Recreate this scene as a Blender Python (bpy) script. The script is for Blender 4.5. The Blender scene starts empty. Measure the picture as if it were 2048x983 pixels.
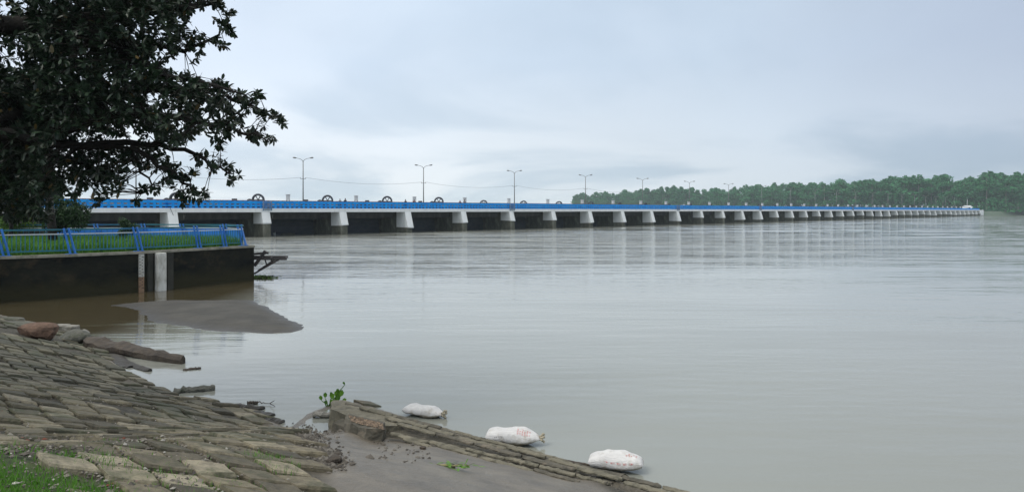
import bpy, math, random
import numpy as np
from mathutils import Vector, Matrix
R = math.radians
random.seed(7); rng = np.random.default_rng(7)
S = bpy.context.scene
COL = S.collection

# ------------------------------------------------------------ camera
F, UC, VH, CZ = 1480.0, 1024.0, 420.3, 4.0      # focal length / horizon in photo pixels, eye height over the water
cam = bpy.data.objects.new('camera', bpy.data.cameras.new('camera'))
COL.objects.link(cam); S.camera = cam
cam.location = (0, 0, CZ); cam.rotation_euler = (R(90), 0, 0)
cam.data.sensor_width = 36; cam.data.lens = F/2048*36
cam.data.shift_y = -(491.5-VH)/2048
cam.data.clip_start = .1; cam.data.clip_end = 6000

# ------------------------------------------------------------ world, sun, exposure
SUN_EL, SUN_AZ = R(48), R(-125)       # azimuth from +Y towards +X
w = bpy.data.worlds.new('World'); S.world = w; w.use_nodes = True
nt = w.node_tree; nt.nodes.clear()
def N(tree, kind, **kw):
    n = tree.nodes.new(kind)
    for k, v in kw.items(): setattr(n, k, v)
    return n
def ramp(tree, stops, interp='LINEAR'):
    n = tree.nodes.new('ShaderNodeValToRGB'); cr = n.color_ramp; cr.interpolation = interp
    while len(cr.elements) < len(stops): cr.elements.new(.5)
    for e, (p, c) in zip(cr.elements, stops):
        e.position = p; e.color = (*c, 1) if len(c) == 3 else c
    return n
def mth(tree, op, a=None, b=None, c=None, clamp=False):
    n = tree.nodes.new('ShaderNodeMath'); n.operation = op; n.use_clamp = clamp
    for i, v in enumerate((a, b, c)):
        if v is None: continue
        if isinstance(v, (int, float)): n.inputs[i].default_value = v
        else: tree.links.new(v, n.inputs[i])
    return n.outputs[0]
def mixc(tree, f, a, b, blend='MIX'):
    n = tree.nodes.new('ShaderNodeMix'); n.data_type = 'RGBA'; n.blend_type = blend
    for i, v in ((0, f), (6, a), (7, b)):
        if isinstance(v, (int, float)): n.inputs[i].default_value = v
        elif isinstance(v, tuple): n.inputs[i].default_value = (*v, 1)
        else: tree.links.new(v, n.inputs[i])
    return n.outputs[2]
L = nt.links.new
tc = N(nt, 'ShaderNodeTexCoord')
sep = N(nt, 'ShaderNodeSeparateXYZ'); L(tc.outputs['Generated'], sep.inputs[0])
x, y, z = sep.outputs
zc = mth(nt, 'MAXIMUM', z, 0.0)
# cloud colour low over the horizon, and higher up; the right-hand side of the sky is greyer
xr = mth(nt, 'MULTIPLY_ADD', x, .75, .5, clamp=True)
low = ramp(nt, [(0, (.80, .83, .86)), (.45, (.77, .81, .84)), (.78, (.55, .61, .67)), (1, (.42, .48, .55))]); L(xr, low.inputs[0])
hi = ramp(nt, [(0, (.63, .71, .83)), (.42, (.57, .66, .77)), (.7, (.47, .56, .67)), (1, (.37, .43, .55))]); L(xr, hi.inputs[0])
el = mth(nt, 'MULTIPLY', zc, 5.0, clamp=True)
els = mth(nt, 'SMOOTH_MIN', el, 1.0, .2)
base = mixc(nt, els, low.outputs[0], hi.outputs[0])
zen = mth(nt, 'SMOOTHSTEP', .34, .75) if False else mth(nt, 'MULTIPLY', mth(nt, 'SUBTRACT', zc, .36), 2.6, clamp=True)
base = mixc(nt, zen, base, (1.05, 1.02, .97))
den = mth(nt, 'ADD', zc, .17)
cx = mth(nt, 'DIVIDE', x, den); cy = mth(nt, 'DIVIDE', y, den)
cmb = N(nt, 'ShaderNodeCombineXYZ'); L(cx, cmb.inputs[0]); L(cy, cmb.inputs[1])
n1 = N(nt, 'ShaderNodeTexNoise'); n1.inputs['Scale'].default_value = .62; n1.inputs['Detail'].default_value = 6; n1.inputs['Roughness'].default_value = .5
n1.inputs['Distortion'].default_value = .5
L(cmb.outputs[0], n1.inputs['Vector'])
c1 = ramp(nt, [(.44, (0, 0, 0)), (.60, (1, 1, 1))], 'EASE'); L(n1.outputs['Fac'], c1.inputs[0])
dark = mixc(nt, 1.0, base, (.66, .735, .80), 'MULTIPLY')
f1 = mth(nt, 'MULTIPLY', c1.outputs[0], mth(nt, 'MULTIPLY_ADD', el, -.65, 1.0))
clouds = mixc(nt, f1, base, dark)
n2 = N(nt, 'ShaderNodeTexNoise'); n2.inputs['Scale'].default_value = 2.2; n2.inputs['Detail'].default_value = 4
mp = N(nt, 'ShaderNodeMapping'); mp.inputs['Scale'].default_value = (1, 1, 2.4); L(tc.outputs['Generated'], mp.inputs[0]); L(mp.outputs[0], n2.inputs['Vector'])
b2 = mth(nt, 'MULTIPLY_ADD', n2.outputs['Fac'], .28, .87)
bb = N(nt, 'ShaderNodeCombineXYZ')
for i in range(3): L(b2, bb.inputs[i])
clouds = mixc(nt, 1.0, clouds, bb.outputs[0], 'MULTIPLY')
sky = N(nt, 'ShaderNodeTexSky', sky_type='NISHITA', sun_disc=False, sun_elevation=SUN_EL, sun_rotation=SUN_AZ)
bgs = N(nt, 'ShaderNodeBackground'); bgs.inputs[1].default_value = .05; L(sky.outputs[0], bgs.inputs[0])
bgc = N(nt, 'ShaderNodeBackground'); bgc.inputs[1].default_value = 1.0; L(clouds, bgc.inputs[0])
mx = N(nt, 'ShaderNodeMixShader'); mx.inputs[0].default_value = .92
L(bgs.outputs[0], mx.inputs[1]); L(bgc.outputs[0], mx.inputs[2])
wo = N(nt, 'ShaderNodeOutputWorld'); L(mx.outputs[0], wo.inputs[0])

sl = bpy.data.lights.new('sun', 'SUN'); sl.energy = 1.3; sl.angle = R(25); sl.color = (1, .96, .9)
so = bpy.data.objects.new('sun', sl); COL.objects.link(so)
sd = Vector((math.sin(SUN_AZ)*math.cos(SUN_EL), math.cos(SUN_AZ)*math.cos(SUN_EL), math.sin(SUN_EL)))
so.rotation_euler = sd.to_track_quat('Z', 'Y').to_euler(); so.location = sd*50
S.view_settings.view_transform = 'Standard'; S.view_settings.look = 'None'
S.view_settings.exposure = 0.38; S.view_settings.gamma = 1; S.view_settings.use_curve_mapping = False
S.render.engine = 'CYCLES'
S.cycles.volume_bounces = 2; S.cycles.max_bounces = 6; S.cycles.transparent_max_bounces = 8
S.cycles.volume_max_steps = 64

# ------------------------------------------------------------ helpers
def PZ(u, v, z=0.0):
    """photo pixel of a point at height z -> world point"""
    Y = (CZ-z)*F/(v-VH); return Vector(((u-UC)/F*Y, Y, z))
def PD(u, v, Y):
    return Vector(((u-UC)/F*Y, Y, CZ-(v-VH)/F*Y))

def link(name, me, parent=None, loc=None):
    o = bpy.data.objects.new(name, me); COL.objects.link(o)
    if parent is not None: o.parent = parent
    if loc is not None: o.location = loc
    return o
def tag(o, label=None, cat=None, group=None, kind=None):
    if label: o['label'] = label
    if cat: o['category'] = cat
    if group: o['group'] = group
    if kind: o['kind'] = kind
    return o
def empty(name, loc, rz=0, **kw):
    o = bpy.data.objects.new(name, None); COL.objects.link(o); o.location = loc; o.rotation_euler = (0, 0, rz)
    o.empty_display_size = .3
    return tag(o, **kw)

class MB:
    """collects shapes, links them as one mesh"""
    def __init__(s): s.v = []; s.f = []; s.m = []; s.sm = []
    def add(s, vs, fs, mi=0, smooth=False):
        b = len(s.v); s.v += [tuple(p) for p in vs]
        for f in fs: s.f.append([b+i for i in f]); s.m.append(mi); s.sm.append(smooth)
        return s
    def box(s, x0, x1, y0, y1, z0, z1, mi=0, M=None):
        vs = [Vector((x, y, z)) for z in (z0, z1) for y in (y0, y1) for x in (x0, x1)]
        if M: vs = [M @ p for p in vs]
        return s.add(vs, [(0, 2, 3, 1), (4, 5, 7, 6), (0, 1, 5, 4), (1, 3, 7, 5), (3, 2, 6, 7), (2, 0, 4, 6)], mi)
    def prism(s, poly, a0, a1, axis='x', mi=0):
        """poly in the two other axes, extruded along axis"""
        n = len(poly)
        def mk(p, a):
            if axis == 'x': return (a, p[0], p[1])
            if axis == 'y': return (p[0], a, p[1])
            return (p[0], p[1], a)
        vs = [mk(p, a0) for p in poly]+[mk(p, a1) for p in poly]
        fs = [list(range(n))[::-1], list(range(n, 2*n))]+[(i, (i+1) % n, n+(i+1) % n, n+i) for i in range(n)]
        return s.add(vs, fs, mi)
    def tube(s, pts, rad, n=8, mi=0, cap=True):
        pts = [Vector(p) for p in pts]; m = len(pts)
        if not hasattr(rad, '__len__'): rad = [rad]*m
        vs = []; prev = None
        for i, p in enumerate(pts):
            t = (pts[min(i+1, m-1)]-pts[max(i-1, 0)]).normalized()
            a = (prev-t*prev.dot(t)).normalized() if prev is not None and (prev-t*prev.dot(t)).length > 1e-4 else t.orthogonal().normalized()
            prev = a; b = t.cross(a)
            for k in range(n):
                an = 2*math.pi*k/n; vs.append(p+(a*math.cos(an)+b*math.sin(an))*rad[i])
        fs = [(i*n+k, i*n+(k+1) % n, (i+1)*n+(k+1) % n, (i+1)*n+k) for i in range(m-1) for k in range(n)]
        if cap: fs += [list(range(n))[::-1], [(m-1)*n+k for k in range(n)]]
        return s.add(vs, fs, mi, True)
    def bar(s, p, q, wd, ht=None, mi=0):
        """rectangular bar from p to q"""
        p, q = Vector(p), Vector(q); ht = ht or wd; t = (q-p).normalized()
        up = Vector((0, 0, 1)) if abs(t.z) < .95 else Vector((0, 1, 0))
        a = t.cross(up).normalized()*wd/2; b = a.cross(t).normalized()*ht/2
        vs = [c+i*a+j*b for c in (p, q) for i, j in ((-1, -1), (1, -1), (1, 1), (-1, 1))]
        return s.add(vs, [(3, 2, 1, 0), (4, 5, 6, 7), (0, 1, 5, 4), (1, 2, 6, 5), (2, 3, 7, 6), (3, 0, 4, 7)], mi)
    def ring(s, c, r, rt, axis='y', n=20, k=6, mi=0):
        pts = []
        for i in range(n+1):
            a = 2*math.pi*i/n
            pts.append(Vector(c)+(Vector((math.cos(a)*r, 0, math.sin(a)*r)) if axis == 'y' else Vector((0, math.cos(a)*r, math.sin(a)*r))))
        return s.tube(pts, rt, k, mi, False)
    def build(s, name, mats, parent=None, loc=None, bevel=0):
        me = bpy.data.meshes.new(name); me.from_pydata(s.v, [], s.f)
        for m in (mats if isinstance(mats, (list, tuple)) else [mats]): me.materials.append(m)
        me.polygons.foreach_set('material_index', s.m); me.polygons.foreach_set('use_smooth', s.sm)
        me.update(); o = link(name, me, parent, loc)
        if bevel:
            b = o.modifiers.new('bevel', 'BEVEL'); b.width = bevel; b.segments = 2; b.limit_method = 'ANGLE'
        return o
def npmesh(name, V, Fc, mats, smooth=False, mi=None, parent=None):
    me = bpy.data.meshes.new(name); k = Fc.shape[1]
    me.vertices.add(len(V)); me.vertices.foreach_set('co', V.astype(np.float32).ravel())
    me.loops.add(Fc.size); me.loops.foreach_set('vertex_index', Fc.astype(np.int32).ravel())
    me.polygons.add(len(Fc)); me.polygons.foreach_set('loop_start', np.arange(0, Fc.size, k, dtype=np.int32))
    me.polygons.foreach_set('loop_total', np.full(len(Fc), k, dtype=np.int32))
    for m in (mats if isinstance(mats, (list, tuple)) else [mats]): me.materials.append(m)
    if mi is not None: me.polygons.foreach_set('material_index', mi.astype(np.int32))
    me.update(calc_edges=True); me.validate()
    me.polygons.foreach_set('use_smooth', np.full(len(me.polygons), smooth))
    return link(name, me, parent)

ORD = ['first', 'second', 'third', 'fourth', 'fifth', 'sixth', 'seventh', 'eighth', 'ninth', 'tenth', 'eleventh', 'twelfth', 'thirteenth', 'fourteenth', 'fifteenth', 'sixteenth', 'seventeenth', 'eighteenth', 'nineteenth', 'twentieth']
def ordinal(i):
    if i < 20: return ORD[i]
    t, u = divmod(i+1, 10); tens = {2: 'twent', 3: 'thirt', 4: 'fort', 5: 'fift'}[t]
    return tens+'ieth' if u == 0 else tens+'y-'+ORD[u-1]

# ------------------------------------------------------------ materials
def mat(name, c1, c2=None, scale=3, rough=.8, detail=5, metal=0, bump=0, bscale=None, stain=None, sscale=1, smin=.5, smax=.7, stretch=(1, 1, 1), spec=.5, coord='Object'):
    m = bpy.data.materials.new(name); m.use_nodes = True; t = m.node_tree; b = t.nodes['Principled BSDF']
    b.inputs['Roughness'].default_value = rough; b.inputs['Metallic'].default_value = metal; b.inputs['Specular IOR Level'].default_value = spec
    tcn = N(t, 'ShaderNodeTexCoord'); mpn = N(t, 'ShaderNodeMapping'); mpn.inputs['Scale'].default_value = stretch
    t.links.new(tcn.outputs[coord], mpn.inputs[0])
    n = N(t, 'ShaderNodeTexNoise'); n.inputs['Scale'].default_value = scale; n.inputs['Detail'].default_value = detail; n.inputs['Roughness'].default_value = .62
    t.links.new(mpn.outputs[0], n.inputs['Vector'])
    rp = ramp(t, [(.33, c1), (.67, c2 or tuple(min(1, k*1.15) for k in c1))]); t.links.new(n.outputs['Fac'], rp.inputs[0])
    col = rp.outputs[0]
    if stain:
        n3 = N(t, 'ShaderNodeTexNoise'); n3.inputs['Scale'].default_value = sscale; n3.inputs['Detail'].default_value = 6; n3.inputs['Roughness'].default_value = .7
        t.links.new(mpn.outputs[0], n3.inputs['Vector'])
        r3 = ramp(t, [(smin, (0, 0, 0)), (smax, (1, 1, 1))]); t.links.new(n3.outputs['Fac'], r3.inputs[0])
        col = mixc(t, r3.outputs[0], col, stain)
    t.links.new(col, b.inputs['Base Color'])
    if bump:
        n4 = N(t, 'ShaderNodeTexNoise'); n4.inputs['Scale'].default_value = bscale or scale*4; n4.inputs['Detail'].default_value = 6
        t.links.new(mpn.outputs[0], n4.inputs['Vector'])
        bp = N(t, 'ShaderNodeBump'); bp.inputs['Distance'].default_value = bump; t.links.new(n4.outputs['Fac'], bp.inputs['Height'])
        t.links.new(bp.outputs[0], b.inputs['Normal'])
    return m
M = {}
M['white'] = mat('white_paint', (.72, .75, .75), (.82, .85, .85), 1.2, .7, stain=(.36, .38, .35), sscale=1.6, smin=.58, smax=.80, stretch=(1, 1, .25))
M['band'] = mat('band_paint', (.72, .75, .76), (.82, .85, .85), .8, .7, stain=(.38, .40, .38), sscale=1.3, smin=.58, smax=.82, stretch=(1, 1, .3))
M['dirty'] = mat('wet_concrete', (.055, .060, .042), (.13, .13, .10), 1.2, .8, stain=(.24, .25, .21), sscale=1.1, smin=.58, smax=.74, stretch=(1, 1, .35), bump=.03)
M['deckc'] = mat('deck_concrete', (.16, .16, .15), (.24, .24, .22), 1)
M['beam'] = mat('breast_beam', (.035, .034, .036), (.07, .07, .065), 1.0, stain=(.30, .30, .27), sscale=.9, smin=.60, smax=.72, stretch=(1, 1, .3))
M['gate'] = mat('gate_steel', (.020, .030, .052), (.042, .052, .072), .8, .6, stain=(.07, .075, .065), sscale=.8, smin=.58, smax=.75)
M['blue'] = mat('blue_paint', (.002, .24, .74), (.004, .36, .90), 1.0, .6, spec=.15, stain=(.03, .16, .36), sscale=1.4, smin=.55, smax=.75)
M['hblue'] = mat('hoist_blue', (.012, .05, .19), (.02, .12, .42), 2.0, .5)
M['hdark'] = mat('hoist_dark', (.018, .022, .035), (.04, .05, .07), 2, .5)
M['louv'] = mat('louvre_paint', (.10, .17, .27), (.18, .27, .38), 2)
M['rust'] = mat('brown_pipe', (.035, .022, .02), (.08, .05, .045), .8, .7)
M['cab'] = mat('cabinet_grey', (.45, .48, .50), (.6, .62, .64), 2, .6)
M['steel'] = mat('lamp_steel', (.14, .15, .15), (.22, .23, .23), 2, .5, metal=.3)
M['lampglass'] = mat('lamp_cover', (.5, .52, .54), None, 2, .3)
M['black'] = mat('black_iron', (.014, .014, .017), (.035, .028, .026), 5, .7)
M['fblue'] = mat('fence_blue', (.02, .14, .50), (.04, .22, .66), 1.5, .45, stain=(.10, .32, .62), sscale=3, smin=.6, smax=.75)
M['fteal'] = mat('fence_teal', (.012, .12, .14), (.02, .17, .24), .8, .5, stain=(.012, .13, .36), sscale=.35, smin=.5, smax=.7)
M['fwhite'] = mat('fence_pale', (.42, .50, .54), (.60, .66, .68), 1.5, .5)
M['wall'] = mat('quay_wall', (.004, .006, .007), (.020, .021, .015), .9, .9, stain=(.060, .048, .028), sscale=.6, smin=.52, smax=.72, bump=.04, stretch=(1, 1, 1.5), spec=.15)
M['coping'] = mat('coping', (.20, .20, .16), (.34, .33, .28), 1.5, .85, stain=(.09, .10, .06), sscale=2.2)
M['post'] = mat('pale_concrete', (.58, .60, .57), (.72, .73, .70), 2, .8, stain=(.28, .27, .22), sscale=1.5, stretch=(1, 1, .4))
M['soil'] = mat('platform_soil', (.03, .05, .018), (.06, .075, .03), 2, .95)
M['bark'] = mat('bark', (.006, .005, .004), (.018, .015, .012), 8, .9, bump=.02)
M['farbark'] = mat('pale_bark', (.15, .14, .12), (.24, .22, .19), 3)

def leafmat(name, dark, light, yellow=None, rough=.45, scale=.6, spec=.5, trans=.25):
    m = bpy.data.materials.new(name); m.use_nodes = True; t = m.node_tree; b = t.nodes['Principled BSDF']
    tcn = N(t, 'ShaderNodeTexCoord'); n = N(t, 'ShaderNodeTexNoise'); n.inputs['Scale'].default_value = scale; n.inputs['Detail'].default_value = 4
    t.links.new(tcn.outputs['Object'], n.inputs['Vector'])
    g = N(t, 'ShaderNodeNewGeometry')
    f = mth(t, 'ADD', mth(t, 'MULTIPLY', n.outputs['Fac'], .7), mth(t, 'MULTIPLY', g.outputs['Random Per Island'], .3))
    st = [(.3, dark), (.62, light)]
    rp = ramp(t, st); t.links.new(f, rp.inputs[0]); col = rp.outputs[0]
    if yellow:
        ry = ramp(t, [(.975, (0, 0, 0)), (.985, (1, 1, 1))]); t.links.new(g.outputs['Random Per Island'], ry.inputs[0])
        col = mixc(t, ry.outputs[0], col, yellow)
    t.links.new(col, b.inputs['Base Color']); b.inputs['Roughness'].default_value = rough; b.inputs['Specular IOR Level'].default_value = spec
    if trans:
        tr = N(t, 'ShaderNodeBsdfTranslucent'); t.links.new(col, tr.inputs[0])
        mxs = N(t, 'ShaderNodeMixShader'); mxs.inputs[0].default_value = trans
        o = t.nodes['Material Output']; t.links.new(b.outputs[0], mxs.inputs[1]); t.links.new(tr.outputs[0], mxs.inputs[2]); t.links.new(mxs.outputs[0], o.inputs[0])
    return m
M['leaf'] = leafmat('rubber_leaf', (.010, .022, .014), (.022, .045, .022), (.10, .07, .02), .38, .8, .35, .06)
M['leaf_mid'] = leafmat('bush_leaf', (.018, .05, .016), (.04, .10, .028), None, .5, .9, .4, .2)
M['leaf_sap'] = leafmat('sapling_leaf', (.014, .040, .013), (.034, .085, .024), None, .5, .9, .3, .12)
M['leaf_bright'] = leafmat('hedge_leaf', (.05, .12, .02), (.10, .20, .03), None, .6, .9, .3, .25)
M['grass'] = leafmat('grass_blade', (.045, .15, .015), (.11, .28, .03), None, .6, 1.2, .3, .3)
M['hyacinth'] = leafmat('hyacinth_leaf', (.05, .14, .015), (.14, .30, .03), None, .4, 5, .4, .25)
M['far'] = leafmat('forest_leaf', (.012, .095, .040), (.045, .21, .075), None, .7, .06, .2, .15)
M['far2'] = leafmat('forest_leaf_light', (.022, .12, .055), (.055, .22, .085), None, .7, .06, .2, .15)

# ------------------------------------------------------------ terrain functions
SHORE = [(-260, 616), (-120, 622), (0, 628), (60, 642), (130, 655), (182, 676), (215, 700), (236, 738), (296, 770), (345, 788), (420, 803), (500, 822), (548, 842), (572, 858), (596, 846), (622, 826), (650, 816), (664, 806), (720, 806), (800, 832), (880, 856), (950, 884), (1050, 908), (1150, 932), (1230, 956), (1330, 990), (1500, 1050), (1800, 1150)]
shp = np.array([[*PZ(u, v, 0).xy] for u, v in SHORE])
land = np.vstack([[[-90, 28]], shp, [[14, -4]], [[30, -30]], [[-90, -30]]])
def sdf(P, poly, closed=True):
    n = len(poly); d = np.full(len(P), 1e9); inside = np.zeros(len(P), bool)
    for i in range(n):
        a, b = poly[i], poly[(i+1) % n]
        ab = b-a; t = np.clip(((P-a) @ ab)/(ab @ ab), 0, 1); q = a+t[:, None]*ab
        if closed is True or i in closed: d = np.minimum(d, np.hypot(*(P-q).T))
        c = (a[1] > P[:, 1]) != (b[1] > P[:, 1])
        with np.errstate(divide='ignore', invalid='ignore'):
            inside ^= c & (P[:, 0] < (b[0]-a[0])*(P[:, 1]-a[1])/(b[1]-a[1]+1e-12)+a[0])
    return np.where(inside, d, -d)
SEG = list(range(0, len(shp)+1))
_g = rng.random((64, 64, 3))
def vnoise(P, s, ch=0):
    q = P/s; i = np.floor(q).astype(int); f = q-i; f = f*f*(3-2*f); g = _g[:, :, ch]
    a = g[i[:, 0] % 64, i[:, 1] % 64]; b = g[(i[:, 0]+1) % 64, i[:, 1] % 64]; c = g[i[:, 0] % 64, (i[:, 1]+1) % 64]; d = g[(i[:, 0]+1) % 64, (i[:, 1]+1) % 64]
    return (a*(1-f[:, 0])+b*f[:, 0])*(1-f[:, 1])+(c*(1-f[:, 0])+d*f[:, 0])*f[:, 1]-.5
mudpoly = np.array([[*PZ(u, v, z).xy] for u, v, z in [(556, 842, 0), (600, 875, .7), (640, 940, 1.2), (655, 1010, 1.6), (1260, 1010, .3), (1150, 925, 0), (800, 822, 0), (660, 800, 0)]])
def height(P):
    P = np.asarray(P, float).reshape(-1, 2); d = sdf(P, land, SEG)
    h = np.where(d > 0, .30*d, .25*d)
    h = np.where(d > 0, h-.035*np.clip(d-2.0, 0, 6), h)
    h = np.where(h > 2.25, 2.25+(h-2.25)*.06, h); h = np.maximum(h, -1.6)
    md = np.clip(sdf(P, mudpoly)/.4, 0, 1)
    amp = .05*np.clip(d/.5+.6, 0, 1)
    h = h+(vnoise(P, 2.6)*.9+vnoise(P, .5, 1)*.25)*amp*(1+.6*md)+vnoise(P, .17, 2)*.016+vnoise(P, .07, 1)*.008
    h = h-(.10+.16*np.clip((-P[:, 0]-1.2)/1.0, 0, 1))*md*np.clip(d/.5, 0, 1)*(1-np.clip((d-2.2)/2, 0, 1))
    h = h-.06*(1-md)*(d > .3)         # bedding under the stone blocks
    return h
def H(x, y): return float(height([[x, y]])[0])
def ground(u, v, lo=3, hi=40):
    """where the ray of a photo pixel meets the bank"""
    Ys = np.arange(lo, hi, .05); X = (u-UC)/F*Ys; Z = CZ-(v-VH)/F*Ys
    g = height(np.c_[X, Ys]); k = np.argmax(Z <= np.maximum(g, 0)); return Vector((X[k], Ys[k], max(g[k], 0)))

# ground sheet under everything (river bed to the horizon)
bed = MB(); bed.add([(-3000, -300, -2), (3000, -300, -2), (3000, 5000, -2), (-3000, 5000, -2)], [(0, 1, 2, 3)])
tag(bed.build('ground', mat('river_bed', (.09, .08, .06), (.12, .11, .08), .5)), kind='structure')

# water
def water_mat():
    m = bpy.data.materials.new('river_water'); m.use_nodes = True; t = m.node_tree; b = t.nodes['Principled BSDF']; l = t.links.new
    g = N(t, 'ShaderNodeNewGeometry'); sp = N(t, 'ShaderNodeSeparateXYZ'); l(g.outputs['Position'], sp.inputs[0])
    n0 = N(t, 'ShaderNodeTexNoise'); n0.inputs['Scale'].default_value = .03; n0.inputs['Detail'].default_value = 3; l(g.outputs['Position'], n0.inputs['Vector'])
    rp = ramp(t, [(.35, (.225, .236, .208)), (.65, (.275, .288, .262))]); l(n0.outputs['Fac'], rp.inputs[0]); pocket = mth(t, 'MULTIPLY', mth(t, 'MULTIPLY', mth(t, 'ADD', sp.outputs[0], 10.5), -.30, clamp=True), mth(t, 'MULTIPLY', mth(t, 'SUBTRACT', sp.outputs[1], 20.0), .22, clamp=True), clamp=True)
    ins = mth(t, 'SUBTRACT', 1.0, pocket)   # browner water by the quay, wall and tree shade painted into its colour
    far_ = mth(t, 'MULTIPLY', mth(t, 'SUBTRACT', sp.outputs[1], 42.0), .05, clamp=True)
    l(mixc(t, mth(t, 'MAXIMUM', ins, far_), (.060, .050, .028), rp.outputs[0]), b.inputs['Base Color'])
    b.inputs['Roughness'].default_value = .07; b.inputs['IOR'].default_value = 1.33
    # choppier in the drawn-down water before the gates
    dx = mth(t, 'DIVIDE', mth(t, 'ADD', sp.outputs[0], 10.0), 75.0); dy = mth(t, 'DIVIDE', mth(t, 'SUBTRACT', sp.outputs[1], 100.0), 58.0)
    r2 = mth(t, 'ADD', mth(t, 'MULTIPLY', dx, dx), mth(t, 'MULTIPLY', dy, dy))
    near = mth(t, 'SUBTRACT', 1.0, r2, clamp=True)
    def noise(sx, sy, det, ch=0):
        mpn = N(t, 'ShaderNodeMapping'); mpn.inputs['Scale'].default_value = (sx, sy, 1); mpn.inputs['Location'].default_value = (ch*7, ch*3, ch)
        mpn.inputs['Rotation'].default_value = (0, 0, R(-6)); l(g.outputs['Position'], mpn.inputs[0])
        n = N(t, 'ShaderNodeTexNoise'); n.inputs['Scale'].default_value = 1; n.inputs['Detail'].default_value = det; l(mpn.outputs[0], n.inputs['Vector']); return n.outputs['Fac']
    patch = ramp(t, [(.42, (.15, .15, .15)), (.62, (1, 1, 1))]); l(noise(.035, .07, 3, 2), patch.inputs[0])
    a = mth(t, 'MULTIPLY', noise(.30, 1.3, 3, 0), mth(t, 'MULTIPLY_ADD', near, .25, .014))
    c = mth(t, 'MULTIPLY', mth(t, 'MULTIPLY', noise(1.1, 3.2, 4, 1), patch.outputs[0]), mth(t, 'MULTIPLY_ADD', near, .10, .016))
    e = mth(t, 'MULTIPLY', noise(.03, .13, 4, 3), .16)
    f_ = mth(t, 'MULTIPLY', noise(.055, .30, 3, 4), mth(t, 'MULTIPLY_ADD', near, .30, .02))
    hgt = mth(t, 'ADD', mth(t, 'ADD', mth(t, 'ADD', a, f_), c), e)
    bp = N(t, 'ShaderNodeBump'); bp.inputs['Distance'].default_value = 1.0; bp.inputs['Strength'].default_value = 1.0
    l(hgt, bp.inputs['Height'])
    # waves too small to resolve at a distance: tilt the surface normal directly
    def ncol(sx, sy, det, ch):
        mpn = N(t, 'ShaderNodeMapping'); mpn.inputs['Scale'].default_value = (sx, sy, 1); mpn.inputs['Location'].default_value = (ch*5, ch*9, ch)
        mpn.inputs['Rotation'].default_value = (0, 0, R(-5)); l(g.outputs['Position'], mpn.inputs[0])
        n = N(t, 'ShaderNodeTexNoise'); n.inputs['Scale'].default_value = 1; n.inputs['Detail'].default_value = det; n.inputs['Roughness'].default_value = .6; l(mpn.outputs[0], n.inputs['Vector'])
        v = N(t, 'ShaderNodeVectorMath', operation='SUBTRACT'); v.inputs[1].default_value = (.5, .5, .5); l(n.outputs['Color'], v.inputs[0]); return v.outputs[0]
    def vm(op, a_, b_, sc=None):
        v = N(t, 'ShaderNodeVectorMath', operation=op)
        for i_, q_ in enumerate((a_, b_)):
            if q_ is None: continue
            if isinstance(q_, tuple): v.inputs[i_].default_value = q_
            else: l(q_, v.inputs[i_])
        if sc is not None:
            if isinstance(sc, (int, float)): v.inputs['Scale'].default_value = sc
            else: l(sc, v.inputs['Scale'])
        return v.outputs[0]
    tilt = vm('ADD', ncol(.05, .26, 5, 5), vm('SCALE', ncol(.35, 1.4, 3, 6), None, .7))
    tilt = vm('MULTIPLY', tilt, (.75, 1.0, 0.0))
    dist_ = mth(t, 'MULTIPLY', mth(t, 'SUBTRACT', sp.outputs[1], 14.0), .02, clamp=True)
    amp_ = mth(t, 'MULTIPLY', mth(t, 'MAXIMUM', mth(t, 'MULTIPLY_ADD', near, 1.2, .06), mth(t, 'MULTIPLY', mth(t, 'SUBTRACT', sp.outputs[1], 55.0), .008, clamp=True)), mth(t, 'MULTIPLY', dist_, mth(t, 'MULTIPLY_ADD', patch.outputs[0], .6, .4)))
    nn_ = vm('NORMALIZE', vm('ADD', bp.outputs[0], vm('SCALE', tilt, None, amp_)), None)
    l(nn_, b.inputs['Normal'])
    return m
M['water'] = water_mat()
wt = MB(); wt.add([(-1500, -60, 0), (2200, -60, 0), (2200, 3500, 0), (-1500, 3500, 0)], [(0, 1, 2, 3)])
tag(wt.build('water', M['water']), kind='structure')

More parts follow.
